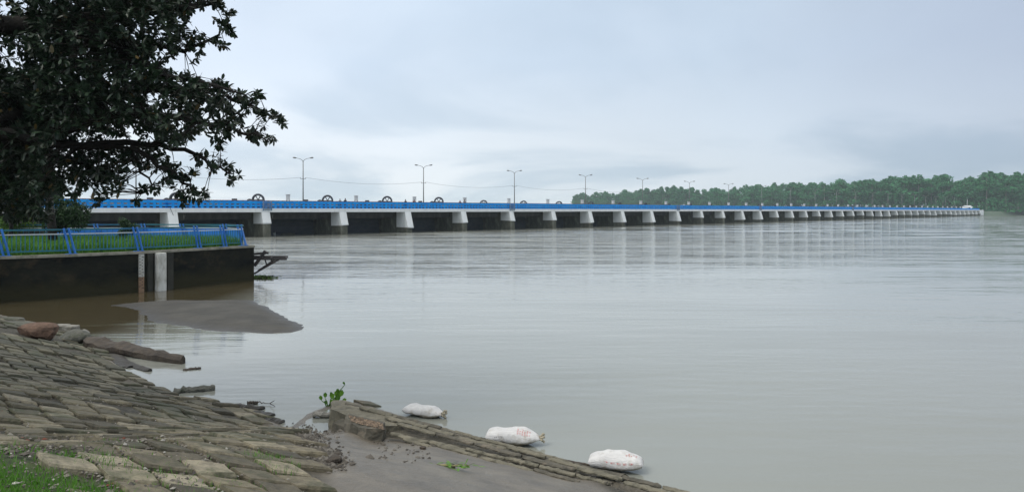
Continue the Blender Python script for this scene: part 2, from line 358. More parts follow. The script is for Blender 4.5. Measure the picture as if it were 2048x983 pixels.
# near bank
def bank_mat():
    m = bpy.data.materials.new('bank_ground'); m.use_nodes = True; t = m.node_tree; b = t.nodes['Principled BSDF']; l = t.links.new
    tcn = N(t, 'ShaderNodeTexCoord'); at = N(t, 'ShaderNodeAttribute'); at.attribute_name = 'zones'; at.attribute_type = 'GEOMETRY'
    s = N(t, 'ShaderNodeSeparateColor'); l(at.outputs['Color'], s.inputs[0])
    def nz(sc, d=6):
        n = N(t, 'ShaderNodeTexNoise'); n.inputs['Scale'].default_value = sc; n.inputs['Detail'].default_value = d; n.inputs['Roughness'].default_value = .65; l(tcn.outputs['Object'], n.inputs['Vector']); return n.outputs['Fac']
    grit = ramp(t, [(.32, (.014, .014, .010)), (.5, (.040, .038, .028)), (.68, (.10, .09, .07))]); l(nz(14), grit.inputs[0])
    mud = ramp(t, [(.3, (.085, .073, .056)), (.7, (.175, .155, .122))]); l(nz(1.8), mud.inputs[0])
    gr = ramp(t, [(.35, (.020, .045, .010)), (.65, (.06, .11, .02))]); l(nz(5), gr.inputs[0])
    c = mixc(t, s.outputs[0], grit.outputs[0], mud.outputs[0])
    c = mixc(t, s.outputs[1], c, gr.outputs[0]); l(c, b.inputs['Base Color'])
    rr = mth(t, 'MULTIPLY_ADD', s.outputs[0], -.42, .85); rr2 = mth(t, 'MULTIPLY_ADD', nz(.9, 3), .30, mth(t, 'SUBTRACT', rr, .15)); l(rr2, b.inputs['Roughness'])
    bp = N(t, 'ShaderNodeBump'); bp.inputs['Distance'].default_value = .025; l(nz(18), bp.inputs['Height']); l(bp.outputs[0], b.inputs['Normal'])
    return m
def grid(xs, ys, name, mtl, hf, zones=None):
    X, Y = np.meshgrid(xs, ys); P = np.c_[X.ravel(), Y.ravel()]; Z = hf(P); nx, ny = len(xs), len(ys)
    i = np.arange(nx-1)[None, :]+np.arange(ny-1)[:, None]*nx; i = i.ravel()
    Fc = np.c_[i, i+1, i+nx+1, i+nx]
    o = npmesh(name, np.c_[P, Z], Fc, mtl, True)
    if zones is not None:
        ca = o.data.color_attributes.new('zones', 'FLOAT_COLOR', 'POINT'); z4 = np.c_[zones(P, Z), np.zeros(len(P)), np.ones(len(P))]
        ca.data.foreach_set('color', z4.astype(np.float32).ravel())
    return o
def zones(P, Z):
    d = sdf(P, land, SEG); md = np.clip(sdf(P, mudpoly)/.3+.5, 0, 1)
    shore = np.clip(1-d/.5, 0, 1); mud = np.maximum(md, shore)
    gz = np.clip(1.1-np.hypot((P[:, 0]+3.9)*.8, (P[:, 1]-4.9))/1.7+vnoise(P, .6)*1.3, 0, 1)
    return np.c_[mud, gz*(md < .2)]
xs = np.r_[np.arange(-60, -26, 1.0), np.arange(-26, -10, .14), np.arange(-10, 4.2, .065), np.arange(4.3, 20, .6)]
ys = np.r_[np.arange(-26, 3, 1.0), np.arange(3, 16, .065), np.arange(16, 31, .14), np.arange(31, 40, 1.0)]
tag(grid(xs, ys, 'river_bank', bank_mat(), height, zones), kind='structure')

# mud bar out in the shallow water
BAR = [(236, 609), (262, 606), (310, 603), (350, 601), (505, 600), (530, 612), (570, 633), (600, 650), (612, 659), (585, 664), (540, 666), (500, 663), (430, 660), (395, 656), (370, 651), (345, 647), (322, 642), (300, 632), (286, 628), (262, 617)]
barp = np.array([[*PZ(u, v, 0).xy] for u, v in BAR])
def barh(P):
    d = sdf(P, barp)+vnoise(P, 1.1, 1)*.30*np.clip(1.15-(P[:, 0]+17)*.10, .25, 1.2)+vnoise(P, .35, 2)*.12; e = np.where(d > 0, .17*(1-np.exp(-d/.8)), .12*d)
    return e+vnoise(P, 2.2)*.05+vnoise(P, .6, 1)*.03*np.clip(1-(P[:, 0]+17.2)*.35, .2, 1.3)+vnoise(P, .2, 2)*.012
bmat = mat('wet_mud', (.030, .029, .024), (.058, .055, .046), .7, .8, stain=(.028, .027, .023), sscale=.9, smin=.5, smax=.7, bump=.012, bscale=9)
def zband(m, z0, z1, colr, rough=None, amp=.12, sc=1.2):
    t = m.node_tree; b = t.nodes['Principled BSDF']; l = t.links.new; g = N(t, 'ShaderNodeNewGeometry'); sp = N(t, 'ShaderNodeSeparateXYZ'); l(g.outputs['Position'], sp.inputs[0])
    n = N(t, 'ShaderNodeTexNoise'); n.inputs['Scale'].default_value = sc; n.inputs['Detail'].default_value = 6; n.inputs['Roughness'].default_value = .7; l(g.outputs['Position'], n.inputs['Vector'])
    zz = mth(t, 'ADD', sp.outputs[2], mth(t, 'MULTIPLY_ADD', n.outputs['Fac'], amp*2, -amp))
    f = mth(t, 'DIVIDE', mth(t, 'SUBTRACT', z1, zz), z1-z0, clamp=True)
    old = b.inputs['Base Color'].links[0].from_socket; l(mixc(t, f, old, colr), b.inputs['Base Color'])
    if rough is not None: l(mth(t, 'MULTIPLY_ADD', f, rough-b.inputs['Roughness'].default_value, b.inputs['Roughness'].default_value), b.inputs['Roughness'])
zband(bmat, .02, .10, (.024, .022, .018), .5, .04, 2.5)
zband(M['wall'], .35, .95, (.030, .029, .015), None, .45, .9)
tag(grid(np.arange(barp[:, 0].min()-.8, barp[:, 0].max()+.8, .09), np.arange(barp[:, 1].min()-.8, barp[:, 1].max()+.8, .09), 'mud_bar', bmat, barh), kind='structure')

# ------------------------------------------------------------ stone paving of the slope (a surface pattern: one mesh)
def paving():
    A = np.array([math.cos(R(-46)), math.sin(R(-46))]); B = np.array([math.cos(R(16)), math.sin(R(16))])
    la, lb = .47, .43; V = []; Fc = []; O = np.array([-4., 8.])
    gi, gj = np.meshgrid(np.arange(-52, 28), np.arange(-62, 22)); gi = gi.ravel(); gj = gj.ravel()
    off = (gj % 2)*.0
    C = O+np.outer((gi+off+vnoise(np.c_[gj*1., gj*0+3.], 1.)*.35)*la, A)+np.outer(gj*lb, B)
    C = C+np.c_[vnoise(C, 4.0), vnoise(C, 4., 1)]*.30
    d = sdf(C, land, SEG); md = sdf(C, mudpoly); hz = height(C)
    keep = (d > -.05) & (md < -.05) & (hz < 2.12+vnoise(C, 1.4, 2)*.45) & (C[:, 0] > -24) & (C[:, 0] < 1.2) & (C[:, 1] < 25) & (C[:, 1] > 2.5)
    keep &= ~((hz > 1.72+vnoise(C, 1.1)*.5) & (C[:, 0]+.5*(C[:, 1]-6) < -3.6) & (rng.random(len(C)) < .85)) & ~((hz > 1.9) & (rng.random(len(C)) < .3)) & (rng.random(len(C)) > .05)
    keep &= ~((C[:, 1] > 19.5) & (rng.random(len(C)) < .45))
    C = C[keep]; n = len(C)
    # local slope
    e = .35; gx = (height(C+[e, 0])-height(C-[e, 0]))/(2*e); gy = (height(C+[0, e])-height(C-[0, e]))/(2*e); z0 = height(C)
    for k in range(n):
        sa, sb = la*rng.uniform(.80, .90)/2, lb*rng.uniform(.80, .92)/2
        tA, tB = rng.normal(0, .022)+.005, rng.normal(0, .024); dz = rng.normal(.055, .010)*(1 if rng.random() > .06 else -.2); th = .16; ro = rng.normal(0, .05)
        cA = A*math.cos(ro)+np.array([-A[1], A[0]])*math.sin(ro)
        rg = []
        for (i, j) in ((-1, -1), (0, -1), (1, -1), (1, 0), (1, 1), (0, 1), (-1, 1), (-1, 0)):
            jx, jy = rng.normal(0, .010, 2); rg.append((i*sa+jx*1.5, j*sb+jy))
        b = len(V)
        def pt(a_, b_, h):
            p = C[k]+cA*a_+B*b_; return (p[0], p[1], z0[k]+gx[k]*(p[0]-C[k][0])+gy[k]*(p[1]-C[k][1])+h+tA*a_+tB*b_)
        for a_, b_ in rg: V.append(pt(a_, b_, dz-th))
        for a_, b_ in rg: V.append(pt(a_, b_, dz-.025+rng.normal(0, .004)))
        for a_, b_ in rg: V.append(pt(a_*.93, b_*.93, dz+rng.normal(0, .005)))
        V.append(pt(0, 0, dz+rng.normal(.004, .006)))
        for q in range(8):
            r = (q+1) % 8
            Fc.append((b+q, b+r, b+8+r, b+8+q)); Fc.append((b+8+q, b+8+r, b+16+r, b+16+q))
        for q in range(0, 8, 2): Fc.append((b+16+q, b+16+(q+1) % 8, b+16+(q+2) % 8, b+24)) 
    m = bpy.data.materials.new('paving_stone'); m.use_nodes = True; t = m.node_tree; bs = t.nodes['Principled BSDF']; l = t.links.new
    tcn = N(t, 'ShaderNodeTexCoord'); g = N(t, 'ShaderNodeNewGeometry')
    def nz(sc, d=6, ro=.65):
        q = N(t, 'ShaderNodeTexNoise'); q.inputs['Scale'].default_value = sc; q.inputs['Detail'].default_value = d; q.inputs['Roughness'].default_value = ro; l(tcn.outputs['Object'], q.inputs['Vector']); return q.outputs['Fac']
    c1 = ramp(t, [(0, (.060, .054, .038)), (.3, (.12, .106, .073)), (.7, (.20, .176, .118)), (1, (.30, .27, .20))]); l(g.outputs['Random Per Island'], c1.inputs[0])
    c2 = ramp(t, [(.3, (.30, .30, .30)), (.5, (.9, .9, .9)), (.7, (1.35, 1.35, 1.3))]); l(nz(9, 8, .75), c2.inputs[0])
    c = mixc(t, 1.0, c1.outputs[0], c2.outputs[0], 'MULTIPLY')
    ms = ramp(t, [(.50, (0, 0, 0)), (.68, (1, 1, 1))]); l(nz(1.1, 7, .75), ms.inputs[0]); spx = N(t, 'ShaderNodeSeparateXYZ'); l(tcn.outputs['Object'], spx.inputs[0])
    lf = mth(t, 'MULTIPLY', mth(t, 'ADD', spx.outputs[0], 2.5), -.13, clamp=True)
    c = mixc(t, mth(t, 'MULTIPLY', lf, .55), c, (.050, .056, .040))      # lichened stone towards the quay, darkened with tree shade painted into the colour
    c = mixc(t, ms.outputs[0], c, (.045, .060, .022))
    dk = ramp(t, [(.52, (0, 0, 0)), (.66, (1, 1, 1))]); l(nz(.55, 5, .6), dk.inputs[0]); c = mixc(t, mth(t, 'MULTIPLY', dk.outputs[0], .55), c, (.05, .052, .046))
    l(c, bs.inputs['Base Color']); bs.inputs['Roughness'].default_value = .8
    bp = N(t, 'ShaderNodeBump'); bp.inputs['Distance'].default_value = .03; l(nz(11), bp.inputs['Height']); l(bp.outputs[0], bs.inputs['Normal'])
    o = npmesh('stone_paving', np.array(V), np.array(Fc), m); tag(o, kind='structure'); return o
paving()

# gravel, litter and grit on the upper slope and at the water's edge (uncountable)
def scatter_rocks(name, pts, sizes, m, zoff=0, **kw):
    base = np.array([(1, 0, 0), (0, 1, 0), (-1, 0, 0), (0, -1, 0), (0, 0, .7), (0, 0, -.7)], float)
    fb = np.array([(0, 1, 4), (1, 2, 4), (2, 3, 4), (3, 0, 4), (1, 0, 5), (2, 1, 5), (3, 2, 5), (0, 3, 5)])
    n = len(pts); a = rng.random(n)*6.28; V = np.repeat(base[None], n, 0)*(1+rng.normal(0, .22, (n, 6, 1)))
    V[:, :, 0] *= rng.uniform(.8, 1.6, (n, 1)); ca, sa = np.cos(a)[:, None], np.sin(a)[:, None]
    X = V[:, :, 0]*ca-V[:, :, 1]*sa; Y = V[:, :, 0]*sa+V[:, :, 1]*ca
    V = np.stack([X, Y, V[:, :, 2]], 2)*np.asarray(sizes)[:, None, None]+np.asarray(pts)[:, None, :]
    V[:, :, 2] += zoff
    Fc = (fb[None]+np.arange(n)[:, None, None]*6).reshape(-1, 3)
    return tag(npmesh(name, V.reshape(-1, 3), Fc, m), **kw)
def rmat(name, stops, rough=.85):
    m = bpy.data.materials.new(name); m.use_nodes = True; t = m.node_tree; bs = t.nodes['Principled BSDF']
    g = N(t, 'ShaderNodeNewGeometry'); r = ramp(t, stops); t.links.new(g.outputs['Random Per Island'], r.inputs[0]); t.links.new(r.outputs[0], bs.inputs['Base Color']); bs.inputs['Roughness'].default_value = rough
    return m
P = np.c_[rng.uniform(-9, 1.5, 60000), rng.uniform(3.2, 13, 60000)]
hz = height(P); d = sdf(P, land, SEG); md = sdf(P, mudpoly)
pr = np.clip((hz-1.25)/.6, .16, 1)*(md < .1)+((md >= .1) & (P[:, 0] < -2.6))*.35+.12*(d < .6)*(md < 0)
k = (rng.random(len(P)) < .7*pr*np.clip(.5+vnoise(P, .9)*1.4, .05, 1)) & (d > .02)
P = P[k]; hz = hz[k]
gm = rmat('gravel', [(0, (.05, .045, .04)), (.4, (.11, .10, .085)), (.75, (.17, .155, .13)), (.93, (.24, .23, .20)), (.985, (.42, .41, .38)), (.99, (.16, .05, .03))])
scatter_rocks('gravel', np.c_[P, hz+.045], rng.gamma(3, .0030, len(P))+.003, gm, kind='stuff', label='loose gravel and litter lying over the sloping stone bank')

# ------------------------------------------------------------ barrage
X0, Y0, DX, DY = -48.62, 102.19, 9.2533, 10.4793
BAY = math.hypot(DX, DY); ANG = math.atan2(DY, DX)
def BW(s, k, z=0):
    return Vector((X0+DX*s+.7496*k, Y0+DY*s-.6618*k, z))
def s_at(u, k):
    c = (u-UC)/F      # X = c*Y
    return (c*(Y0-.6618*k)-(X0+.7496*k))/(DX-c*DY)
bar = empty('barrage', (X0, Y0, 0), ANG, label='long river barrage with white piers, dark gates and bright blue railing', cat='barrage')
PT = 1.35
S0, S1 = -3, 42
capz = {0: 1.6, 1: 1.98, 2: 1.53, 3: .9, 4: 1.6, 5: 1.8, 6: 1.8, 7: 1.08, 8: 1.02, 9: .85, 10: .97, 11: 1.85, 12: 1.66, 13: 1.0, 14: .94, 15: 1.5, 16: 1.3}
def skew(m): return m
bodyme = MB()
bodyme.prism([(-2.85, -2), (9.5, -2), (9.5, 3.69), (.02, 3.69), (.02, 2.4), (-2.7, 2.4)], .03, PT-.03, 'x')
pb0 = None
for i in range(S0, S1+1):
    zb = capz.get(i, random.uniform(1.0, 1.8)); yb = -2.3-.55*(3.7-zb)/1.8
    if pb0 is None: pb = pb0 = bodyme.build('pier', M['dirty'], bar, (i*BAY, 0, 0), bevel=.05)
    else: pb = pb0.copy(); COL.objects.link(pb); pb.location = (i*BAY, 0, 0)
    c = MB(); dz = random.uniform(-.12, .12)
    c.add([(0, 0, zb+dz), (PT, 0, zb), (PT, yb-.02, zb-dz*.6), (0, yb-.02, zb+dz*.3), (0, 0, 3.72), (PT, 0, 3.72), (PT, -2.36, 3.72), (0, -2.36, 3.72), (0, -1.9, 4.28), (PT, -1.9, 4.28), (PT, -2.36, 4.28), (0, -2.36, 4.28)],
          [(3, 2, 1, 0), (0, 4, 7, 3), (3, 7, 6, 2), (2, 6, 5, 1), (1, 5, 4, 0), (7, 11, 10, 6), (4, 8, 11, 7), (6, 10, 9, 5), (8, 9, 10, 11), (5, 9, 8, 4)])
    c.box(-.03, PT+.03, yb-.05, -2.0, zb+.16, zb+.20)
    c.build('painted_cap', M['white'], pb, (0, 0, 0))
rail = MB(); L0, L1 = PT+.05, BAY-.05
def railing(a0, a1):
    r = MB(); n = max(1, round((a1-a0)/.82)); st = (a1-a0)/n; y0, y1 = -2.24, -2.08
    r.box(a0, a1, y0, y1, 5.00, 5.36); r.box(a0, a1, y0+.01, y1, 4.56, 4.80); r.box(a0, a1, y0+.02, y1, 4.29, 4.36)
    for q in range(n+1):
        xx = a0+q*st; r.box(xx-.17, xx+.17, y0+.03, y1-.01, 4.31, 5.40)
    return r
proto = {}
gt = MB()
pts = []
for q in range(9):
    a = R(-28+q*7.0); pts.append((5+6-6*math.cos(a), .6+6*math.sin(a)))
pts2 = [(p[0]+.12, p[1]) for p in pts[::-1]]
gt.prism(pts+pts2, PT, BAY, 'x')
for zz in (.35, 1.15, 1.95): gt.box(PT, BAY, 4.78, 4.98, zz, zz+.12)
bm_ = MB(); bm_.box(PT, BAY, .9, 1.5, 2.62, 3.66); bm_.box(PT, BAY, .85, .9, 3.2, 3.28); bm_.box(PT, BAY, 6.2, 6.6, 2.3, 4.1)
eb = MB(); eb.box(PT*.0+.0, BAY, -2.3, -1.75, 3.71, 4.29)
eb.box(BAY*.35, BAY*.35+.03, -2.315, -2.29, 3.72, 4.28, 0); eb.box(BAY*.71, BAY*.71+.03, -2.315, -2.29, 3.72, 4.28, 0)
rl = railing(0.0, BAY-.0)
protos = [('gate', gt, M['gate']), ('breast_beam', bm_, M['beam']), ('edge_beam', eb, M['band']), ('railing', rl, M['blue'])]
made = {}
for i in range(S0, S1):
    for nm, mb, mt in protos:
        if nm not in made:
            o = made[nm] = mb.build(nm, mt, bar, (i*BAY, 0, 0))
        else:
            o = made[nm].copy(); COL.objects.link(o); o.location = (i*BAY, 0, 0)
dk = MB(); dk.box(S0*BAY, S1*BAY+8, -1.75, 16, 3.98, 4.26); dk.box(S0*BAY, S1*BAY+8, 15.7, 15.95, 4.26, 5.3)
dk.build('deck', M['deckc'], bar)
pp = MB(); pp.tube([(S0*BAY, 1.2, 5.42), (9*BAY, 1.2, 5.42)], .12, 8); 
for i in range(S0*2, 18): pp.box(i*BAY/2-.08, i*BAY/2+.08, 1.1, 1.3, 4.26, 5.34)
pp.build('service_pipe', M['rust'], bar)
ct = MB(); ct.box(S0*BAY, S1*BAY, -1.95, -1.80, 4.262, 4.55); ct.build('slot_shade_strip', M['hdark'], bar)  # dark strip added behind the lower railing slots so they look shaded
# grey louvred access frames hung over the face of some piers
for i in (1, 5, 10, 14, 21):
    a = MB(); x0 = i*BAY+.25 
    for q in range(7): a.box(x0, x0+1.3, -2.52, -2.44, 4.05+q*.2, 4.13+q*.2)
    a.box(x0-.08, x0, -2.54, -2.40, 3.95, 5.45); a.box(x0+1.3, x0+1.38, -2.54, -2.40, 3.95, 5.45)
    a.build('access_ladder', M['louv'], bar)
dp = MB(); dp.tube([(.35, -2.42, 4.3), (.75, -2.5, 3.3)], .03, 5); dp.build('drain_pipe', M['hdark'], bar)
# abutment at the far end
ab = MB(); a0 = S1*BAY+PT
ab.prism([(a0-.1, -2.42), (a0+14, -2.42), (a0+26, 2), (a0+26, 16), (a0-.1, 16)], .35, 4.28, 'z'); ab.build('abutment', M['white'], bar)
ab2 = MB(); ab2.prism([(a0-.05, -2.46), (a0+14.1, -2.46), (a0+26.2, 1.96), (a0+26.2, 15.9), (a0-.05, 15.9)], -2, .34, 'z'); ab2.build('abutment_footing', M['dirty'], bar)

# hoists
def hoist(name):
    r = empty(name, (0, 0, 0))
    b = MB(); b.box(-2.0, 1.5, -.9, .9, 0, .5); b.box(-1.6, .9, -.6, .6, .5, .95); b.build('base_frame', M['hblue'], r, bevel=.03)
    b = MB(); b.box(-4.6, -3.0, -.5, .5, 0, 1.55); b.box(-4.3, -3.4, -.35, .35, 1.55, 1.85); b.tube([(-3.0, 0, 1.2), (-1.6, 0, 1.2)], .09, 6); b.build('drive_housing', M['hdark'], r, bevel=.04)
    g = MB(); g.ring((.5, -.5, 1.6), .98, .20, n=28); g.ring((.5, .5, 1.6), 1.0, .10, n=28)
    for q in range(6):
        an = q*math.pi/3; g.bar((.5, -.5, 1.6), (.5+math.cos(an)*.95, -.5, 1.6+math.sin(an)*.95), .16)
    g.tube([(.5, -.8, 1.6), (.5, .8, 1.6)], .16, 10); g.build('gear_wheel', M['hdark'], r)
    h = MB(); h.ring((-1.05, -.35, 1.15), .55, .13, n=22); h.bar((-1.55, -.35, 1.15), (-.55, -.35, 1.15), .1); h.bar((-1.05, -.35, .65), (-1.05, -.35, 1.65), .1); h.build('pinion_wheel', M['hdark'], r)
    m_ = MB(); m_.tube([(-.9, .1, 1.25), (.25, .1, 1.35)], .20, 10); m_.tube([(.25, .1, 1.35), (1.1, .1, 1.35)], .34, 12); m_.box(-.2, 1.25, -.25, .35, .95, 1.55); m_.build('motor', M['hblue'], r)
    return r
hp = hoist('gate_hoist')
def copytree(o, parent=None):
    c = o.copy(); COL.objects.link(c)
    if parent: c.parent = parent
    for ch in list(o.children): copytree(ch, c)
    return c
for n_, i in enumerate(range(0, 41)):
    o = hp if n_ == 0 else copytree(hp)
    o.location = BW(i+.54, -12.7, 4.28); o.scale = (.9, .9, .93) if n_ < 5 else (.75, .75, .75); o.rotation_euler = (0, 0, R(-2)+ANG*.25 if i < 9 else ANG)
    tag(o, 'dark blue winch with gear wheels on the barrage deck, '+ordinal(n_)+' from the left', 'winch', 'gate winches along the barrage deck')
cb = empty('control_cabinet', (0, 0, 0))
a = MB(); a.box(-.32, .32, -.25, .25, 1.45, 2.35); a.build('cabinet_body', M['cab'], cb, bevel=.03)
a = MB(); a.box(-.40, .40, -.32, .32, 2.36, 2.42); a.build('cabinet_roof', M['cab'], cb)
a = MB()
for sx in (-.25, .25):
    for sy in (-.2, .2): a.box(sx-.03, sx+.03, sy-.03, sy+.03, 0, 1.45)
a.build('stand', M['hdark'], cb)
for n_, i in enumerate(range(0, 41)):
    o = cb if n_ == 0 else copytree(cb)
    o.location = BW(i+.72, -6.7, 4.26); o.rotation_euler = (0, 0, ANG*.4)
    tag(o, 'small pale grey cabinet on legs on the barrage deck, '+ordinal(n_)+' from the left', 'cabinet', 'control cabinets along the barrage deck')

# lamps
lp = empty('street_lamp', (0, 0, 0))
a = MB(); a.tube([(0, 0, 0), (0, 0, 8.25)], [.115, .075], 8); a.build('pole', M['steel'], lp)
a = MB(); a.box(-.17, .17, -.17, .17, 0, .6); a.build('base', M['steel'], lp)
for s_ in (-1, 1):
    a = MB(); a.tube([(0, 0, 8.2), (s_*.18, 0, 8.5), (s_*.55, 0, 8.72), (s_*1.2, 0, 8.86)], [.06, .05, .045, .04], 6); am = a.build('arm', M['steel'], lp)
    b = MB(); b.tube([(s_*1.1, 0, 8.84), (s_*1.3, 0, 8.88), (s_*1.62, 0, 8.92), (s_*1.78, 0, 8.93)], [.04, .12, .13, .05], 8); b.build('lamp_head', M['steel'], am)
a = MB(); a.bar((-.48, 0, 5.25), (.48, 0, 5.25), .08); 
for sx in (-.42, .42): a.tube([(sx, 0, 5.25), (sx, 0, 5.45)], .045, 6)
a.build('cross_arm', M['steel'], lp)
lamps = []
for j in range(0, 21):
    s_ = .02+2*j
    o = lp if j == 0 else copytree(lp)
    o.location = BW(s_, -8.7, 4.26); o.rotation_euler = (0, 0, R(4)); lamps.append(o.location.copy())
    tag(o, 'tall grey two-armed street lamp on the barrage, '+ordinal(j)+' from the left', 'street lamp', 'two-armed street lamps along the barrage')
for j in range(-1, 7):
    p = (lamps[j] if j >= 0 else BW(-2, -8.7, 4.26))+Vector((.42, 0, 5.45)); q = lamps[j+1]+Vector((-.42, 0, 5.45)) if j+1 > 0 else lamps[0]+Vector((-.42, 0, 5.45))
    if j >= 0: p = lamps[j]+Vector((.42, 0, 5.45))
    a = MB(); a.tube([p.lerp(q, t/14)-Vector((0, 0, 4*.75*(t/14)*(1-t/14))) for t in range(15)], .022, 4)
    tag(a.build('overhead_wire', M['black']), 'thin sagging wire running '+('left from the first' if j < 0 else 'between the '+ordinal(j)+' and '+ordinal(j+1))+' street lamp of the barrage', 'wire', 'wires strung between the barrage lamps')

# people behind the railing, tiny in the distance
def person(u, k, sc, lean, label, shirt):
    sk = [((0, 0, .95), .15), ((0, 0, 1.2), .15), ((0, .0, 1.42), .16), ((0, 0, 1.52), .06), ((0, .01, 1.62), .09), ((0, .01, 1.72), .09),
          ((-.10, 0, .9), .10), ((-.11, .02, .5), .075), ((-.11, 0, .08), .05), ((-.11, -.12, .04), .045),
          ((.10, 0, .9), .10), ((.12, -.03, .5), .075), ((.12, 0, .08), .05), ((.12, -.12, .04), .045),
          ((-.20, 0, 1.42), .06), ((-.26, .02, 1.15), .048), ((-.22, -.14, .95), .035), ((.20, 0, 1.42), .06), ((.26, .02, 1.15), .048), ((.20, -.2, 1.05), .035)]
    ed = [(0, 1), (1, 2), (2, 3), (3, 4), (4, 5), (0, 6), (6, 7), (7, 8), (8, 9), (0, 10), (10, 11), (11, 12), (12, 13), (2, 14), (14, 15), (15, 16), (2, 17), (17, 18), (18, 19)]
    me = bpy.data.meshes.new('tmp'); me.from_pydata([(p[0]+lean*p[2]*.08, p[1], p[2]) for p, r in sk], ed, []); o = link('tmp', me)
    md_ = o.modifiers.new('s', 'SKIN'); ss = o.modifiers.new('u', 'SUBSURF'); ss.levels = 1; ss.render_levels = 1
    for i, (p, r) in enumerate(sk): me.skin_vertices[0].data[i].radius = (r, r*.75 if 0.9 < p[2] < 1.45 and abs(p[0]) < .05 else r)
    me.skin_vertices[0].data[0].use_root = True
    dg = bpy.context.evaluated_depsgraph_get(); m2 = bpy.data.meshes.new_from_object(o.evaluated_get(dg)); bpy.data.objects.remove(o)
    m2.materials.clear()
    for mm in (shirt, M['trouser'], M['skin']): m2.materials.append(mm)
    for p in m2.polygons:
        c_ = p.center; p.material_index = 2 if c_.z > 1.5 or (c_.z < .1) else (1 if c_.z < .98 else 0); p.use_smooth = True
    s_ = s_at(u, k); o = link('person', m2, None, BW(s_, k, 4.26)); o.scale = (sc,)*3; o.rotation_euler = (0, 0, random.uniform(-1, 1))
    h = MB(); rr = .105
    for a_ in range(1): 
        vs = []; fs = []
        for i_ in range(5):
            th = i_/4*math.pi*.55
            for j_ in range(8): vs.append((math.sin(th)*math.cos(j_*math.pi/4)*rr+lean*.135, .02+math.sin(th)*math.sin(j_*math.pi/4)*rr, 1.66+math.cos(th)*rr*1.15))
        for i_ in range(4):
            for j_ in range(8): fs.append((i_*8+j_, (i_+1)*8+j_, (i_+1)*8+(j_+1) % 8, i_*8+(j_+1) % 8))
        h.add(vs, fs, 0, True)
    h.build('hair', M['black'], o)
    tag(o, label, 'person')
M['trouser'] = mat('dark_trousers', (.02, .02, .03)); M['skin'] = mat('skin', (.16, .09, .06)); M['sh1'] = mat('dark_shirt', (.03, .03, .04)); M['sh2'] = mat('maroon_shirt', (.12, .03, .04)); M['sh3'] = mat('grey_shirt', (.2, .2, .2))
person(680, -1.2, .96, 0, 'slight person in grey shirt on the barrage, left one of the pair nearer the trees', M['sh3'])
person(690, -1.2, 1.02, .5, 'person in dark shirt standing on the barrage just right of a slighter one', M['sh1'])
person(812, -1.4, 1.0, -1, 'person in dark shirt leaning left at the barrage railing, left of the second clear lamp', M['sh1'])
person(827, -1.4, 1.0, 1, 'person in maroon shirt leaning right, between the second clear lamp and a dark-shirted person', M['sh2'])
person(920, -1.4, 1.0, 0, 'person in maroon shirt on the barrage, left of the two beyond the fourth winch wheel', M['sh2'])
person(929, -1.4, 1.08, 0, 'taller person in grey shirt on the barrage, rightmost of the people', M['sh3'])

# timber boom floating under the second bay
a = MB(); p = PZ(547, 468, .1); q = PZ(590, 467, .1); a.tube([p, q], .12, 7); a.tube([p+Vector((-.1, 0, .12)), p+Vector((.35, 0, .12))], [.32, .30], 8, 1)
tag(a.build('floating_boom', [M['dirty'], M['post']]), 'dark floating boom with a pale drum at its left end, beside the second clear pier', 'boom')

# cabin at the far end
c0 = BW(S1+.2, -6, 4.26)
hb = empty('cabin', c0, ANG*.3, label='small white cabin with a mast at the far right end of the barrage', cat='cabin')
a = MB(); a.box(-2.5, 2.5, -2, 2, 0, 2.2); a.build('wall', M['white'], hb)
a = MB(); a.prism([(-2.4, 2.2), (2.4, 2.2), (0, 3.3)], -2.8, 2.8, 'x'); a.build('roof', M['cab'], hb)
a = MB(); a.tube([(0, 0, 3.0), (0, 0, 8)], [.22, .12], 6); a.build('mast', M['cab'], hb)
a = MB(); a.box(-.7, .7, -2.03, -1.99, .7, 1.7); a.build('window', M['gate'], hb)

# ------------------------------------------------------------ far bank and forest
fb = MB()
line = [PZ(1946, 431.4), PZ(1990, 430.7), PZ(2040, 429.8), PZ(2150, 429.0), PZ(2500, 427.5)]
pts = [Vector((-260, 2200, 0)), Vector((-20, 1190, 0)), Vector((120, 990, 0)), Vector((250, 760, 0)), Vector((352, 572, 0)), line[0], line[1], line[2], line[3], line[4]]
vs = []
inl = [(Vector((-200, 2300, 3.6))), Vector((20, 1230, 3.6)), Vector((160, 1010, 3.6)), Vector((285, 790, 3.6)), Vector((372, 600, 4.0))]+[p+Vector((8, 16, 3.2)) for p in line]
for p, q in zip(pts, inl): vs += [(p.x, p.y, -1.5), (q.x, q.y, q.z), (q.x+500, q.y+900, 5)]
n = len(pts)
fb.add(vs, [(i*3+k_, (i+1)*3+k_, (i+1)*3+k_+1, i*3+k_+1) for i in range(n-1) for k_ in (0, 1)])
tag(fb.build('far_bank', mat('far_bank_ground', (.045, .085, .055), (.085, .12, .08), .08)), kind='structure')

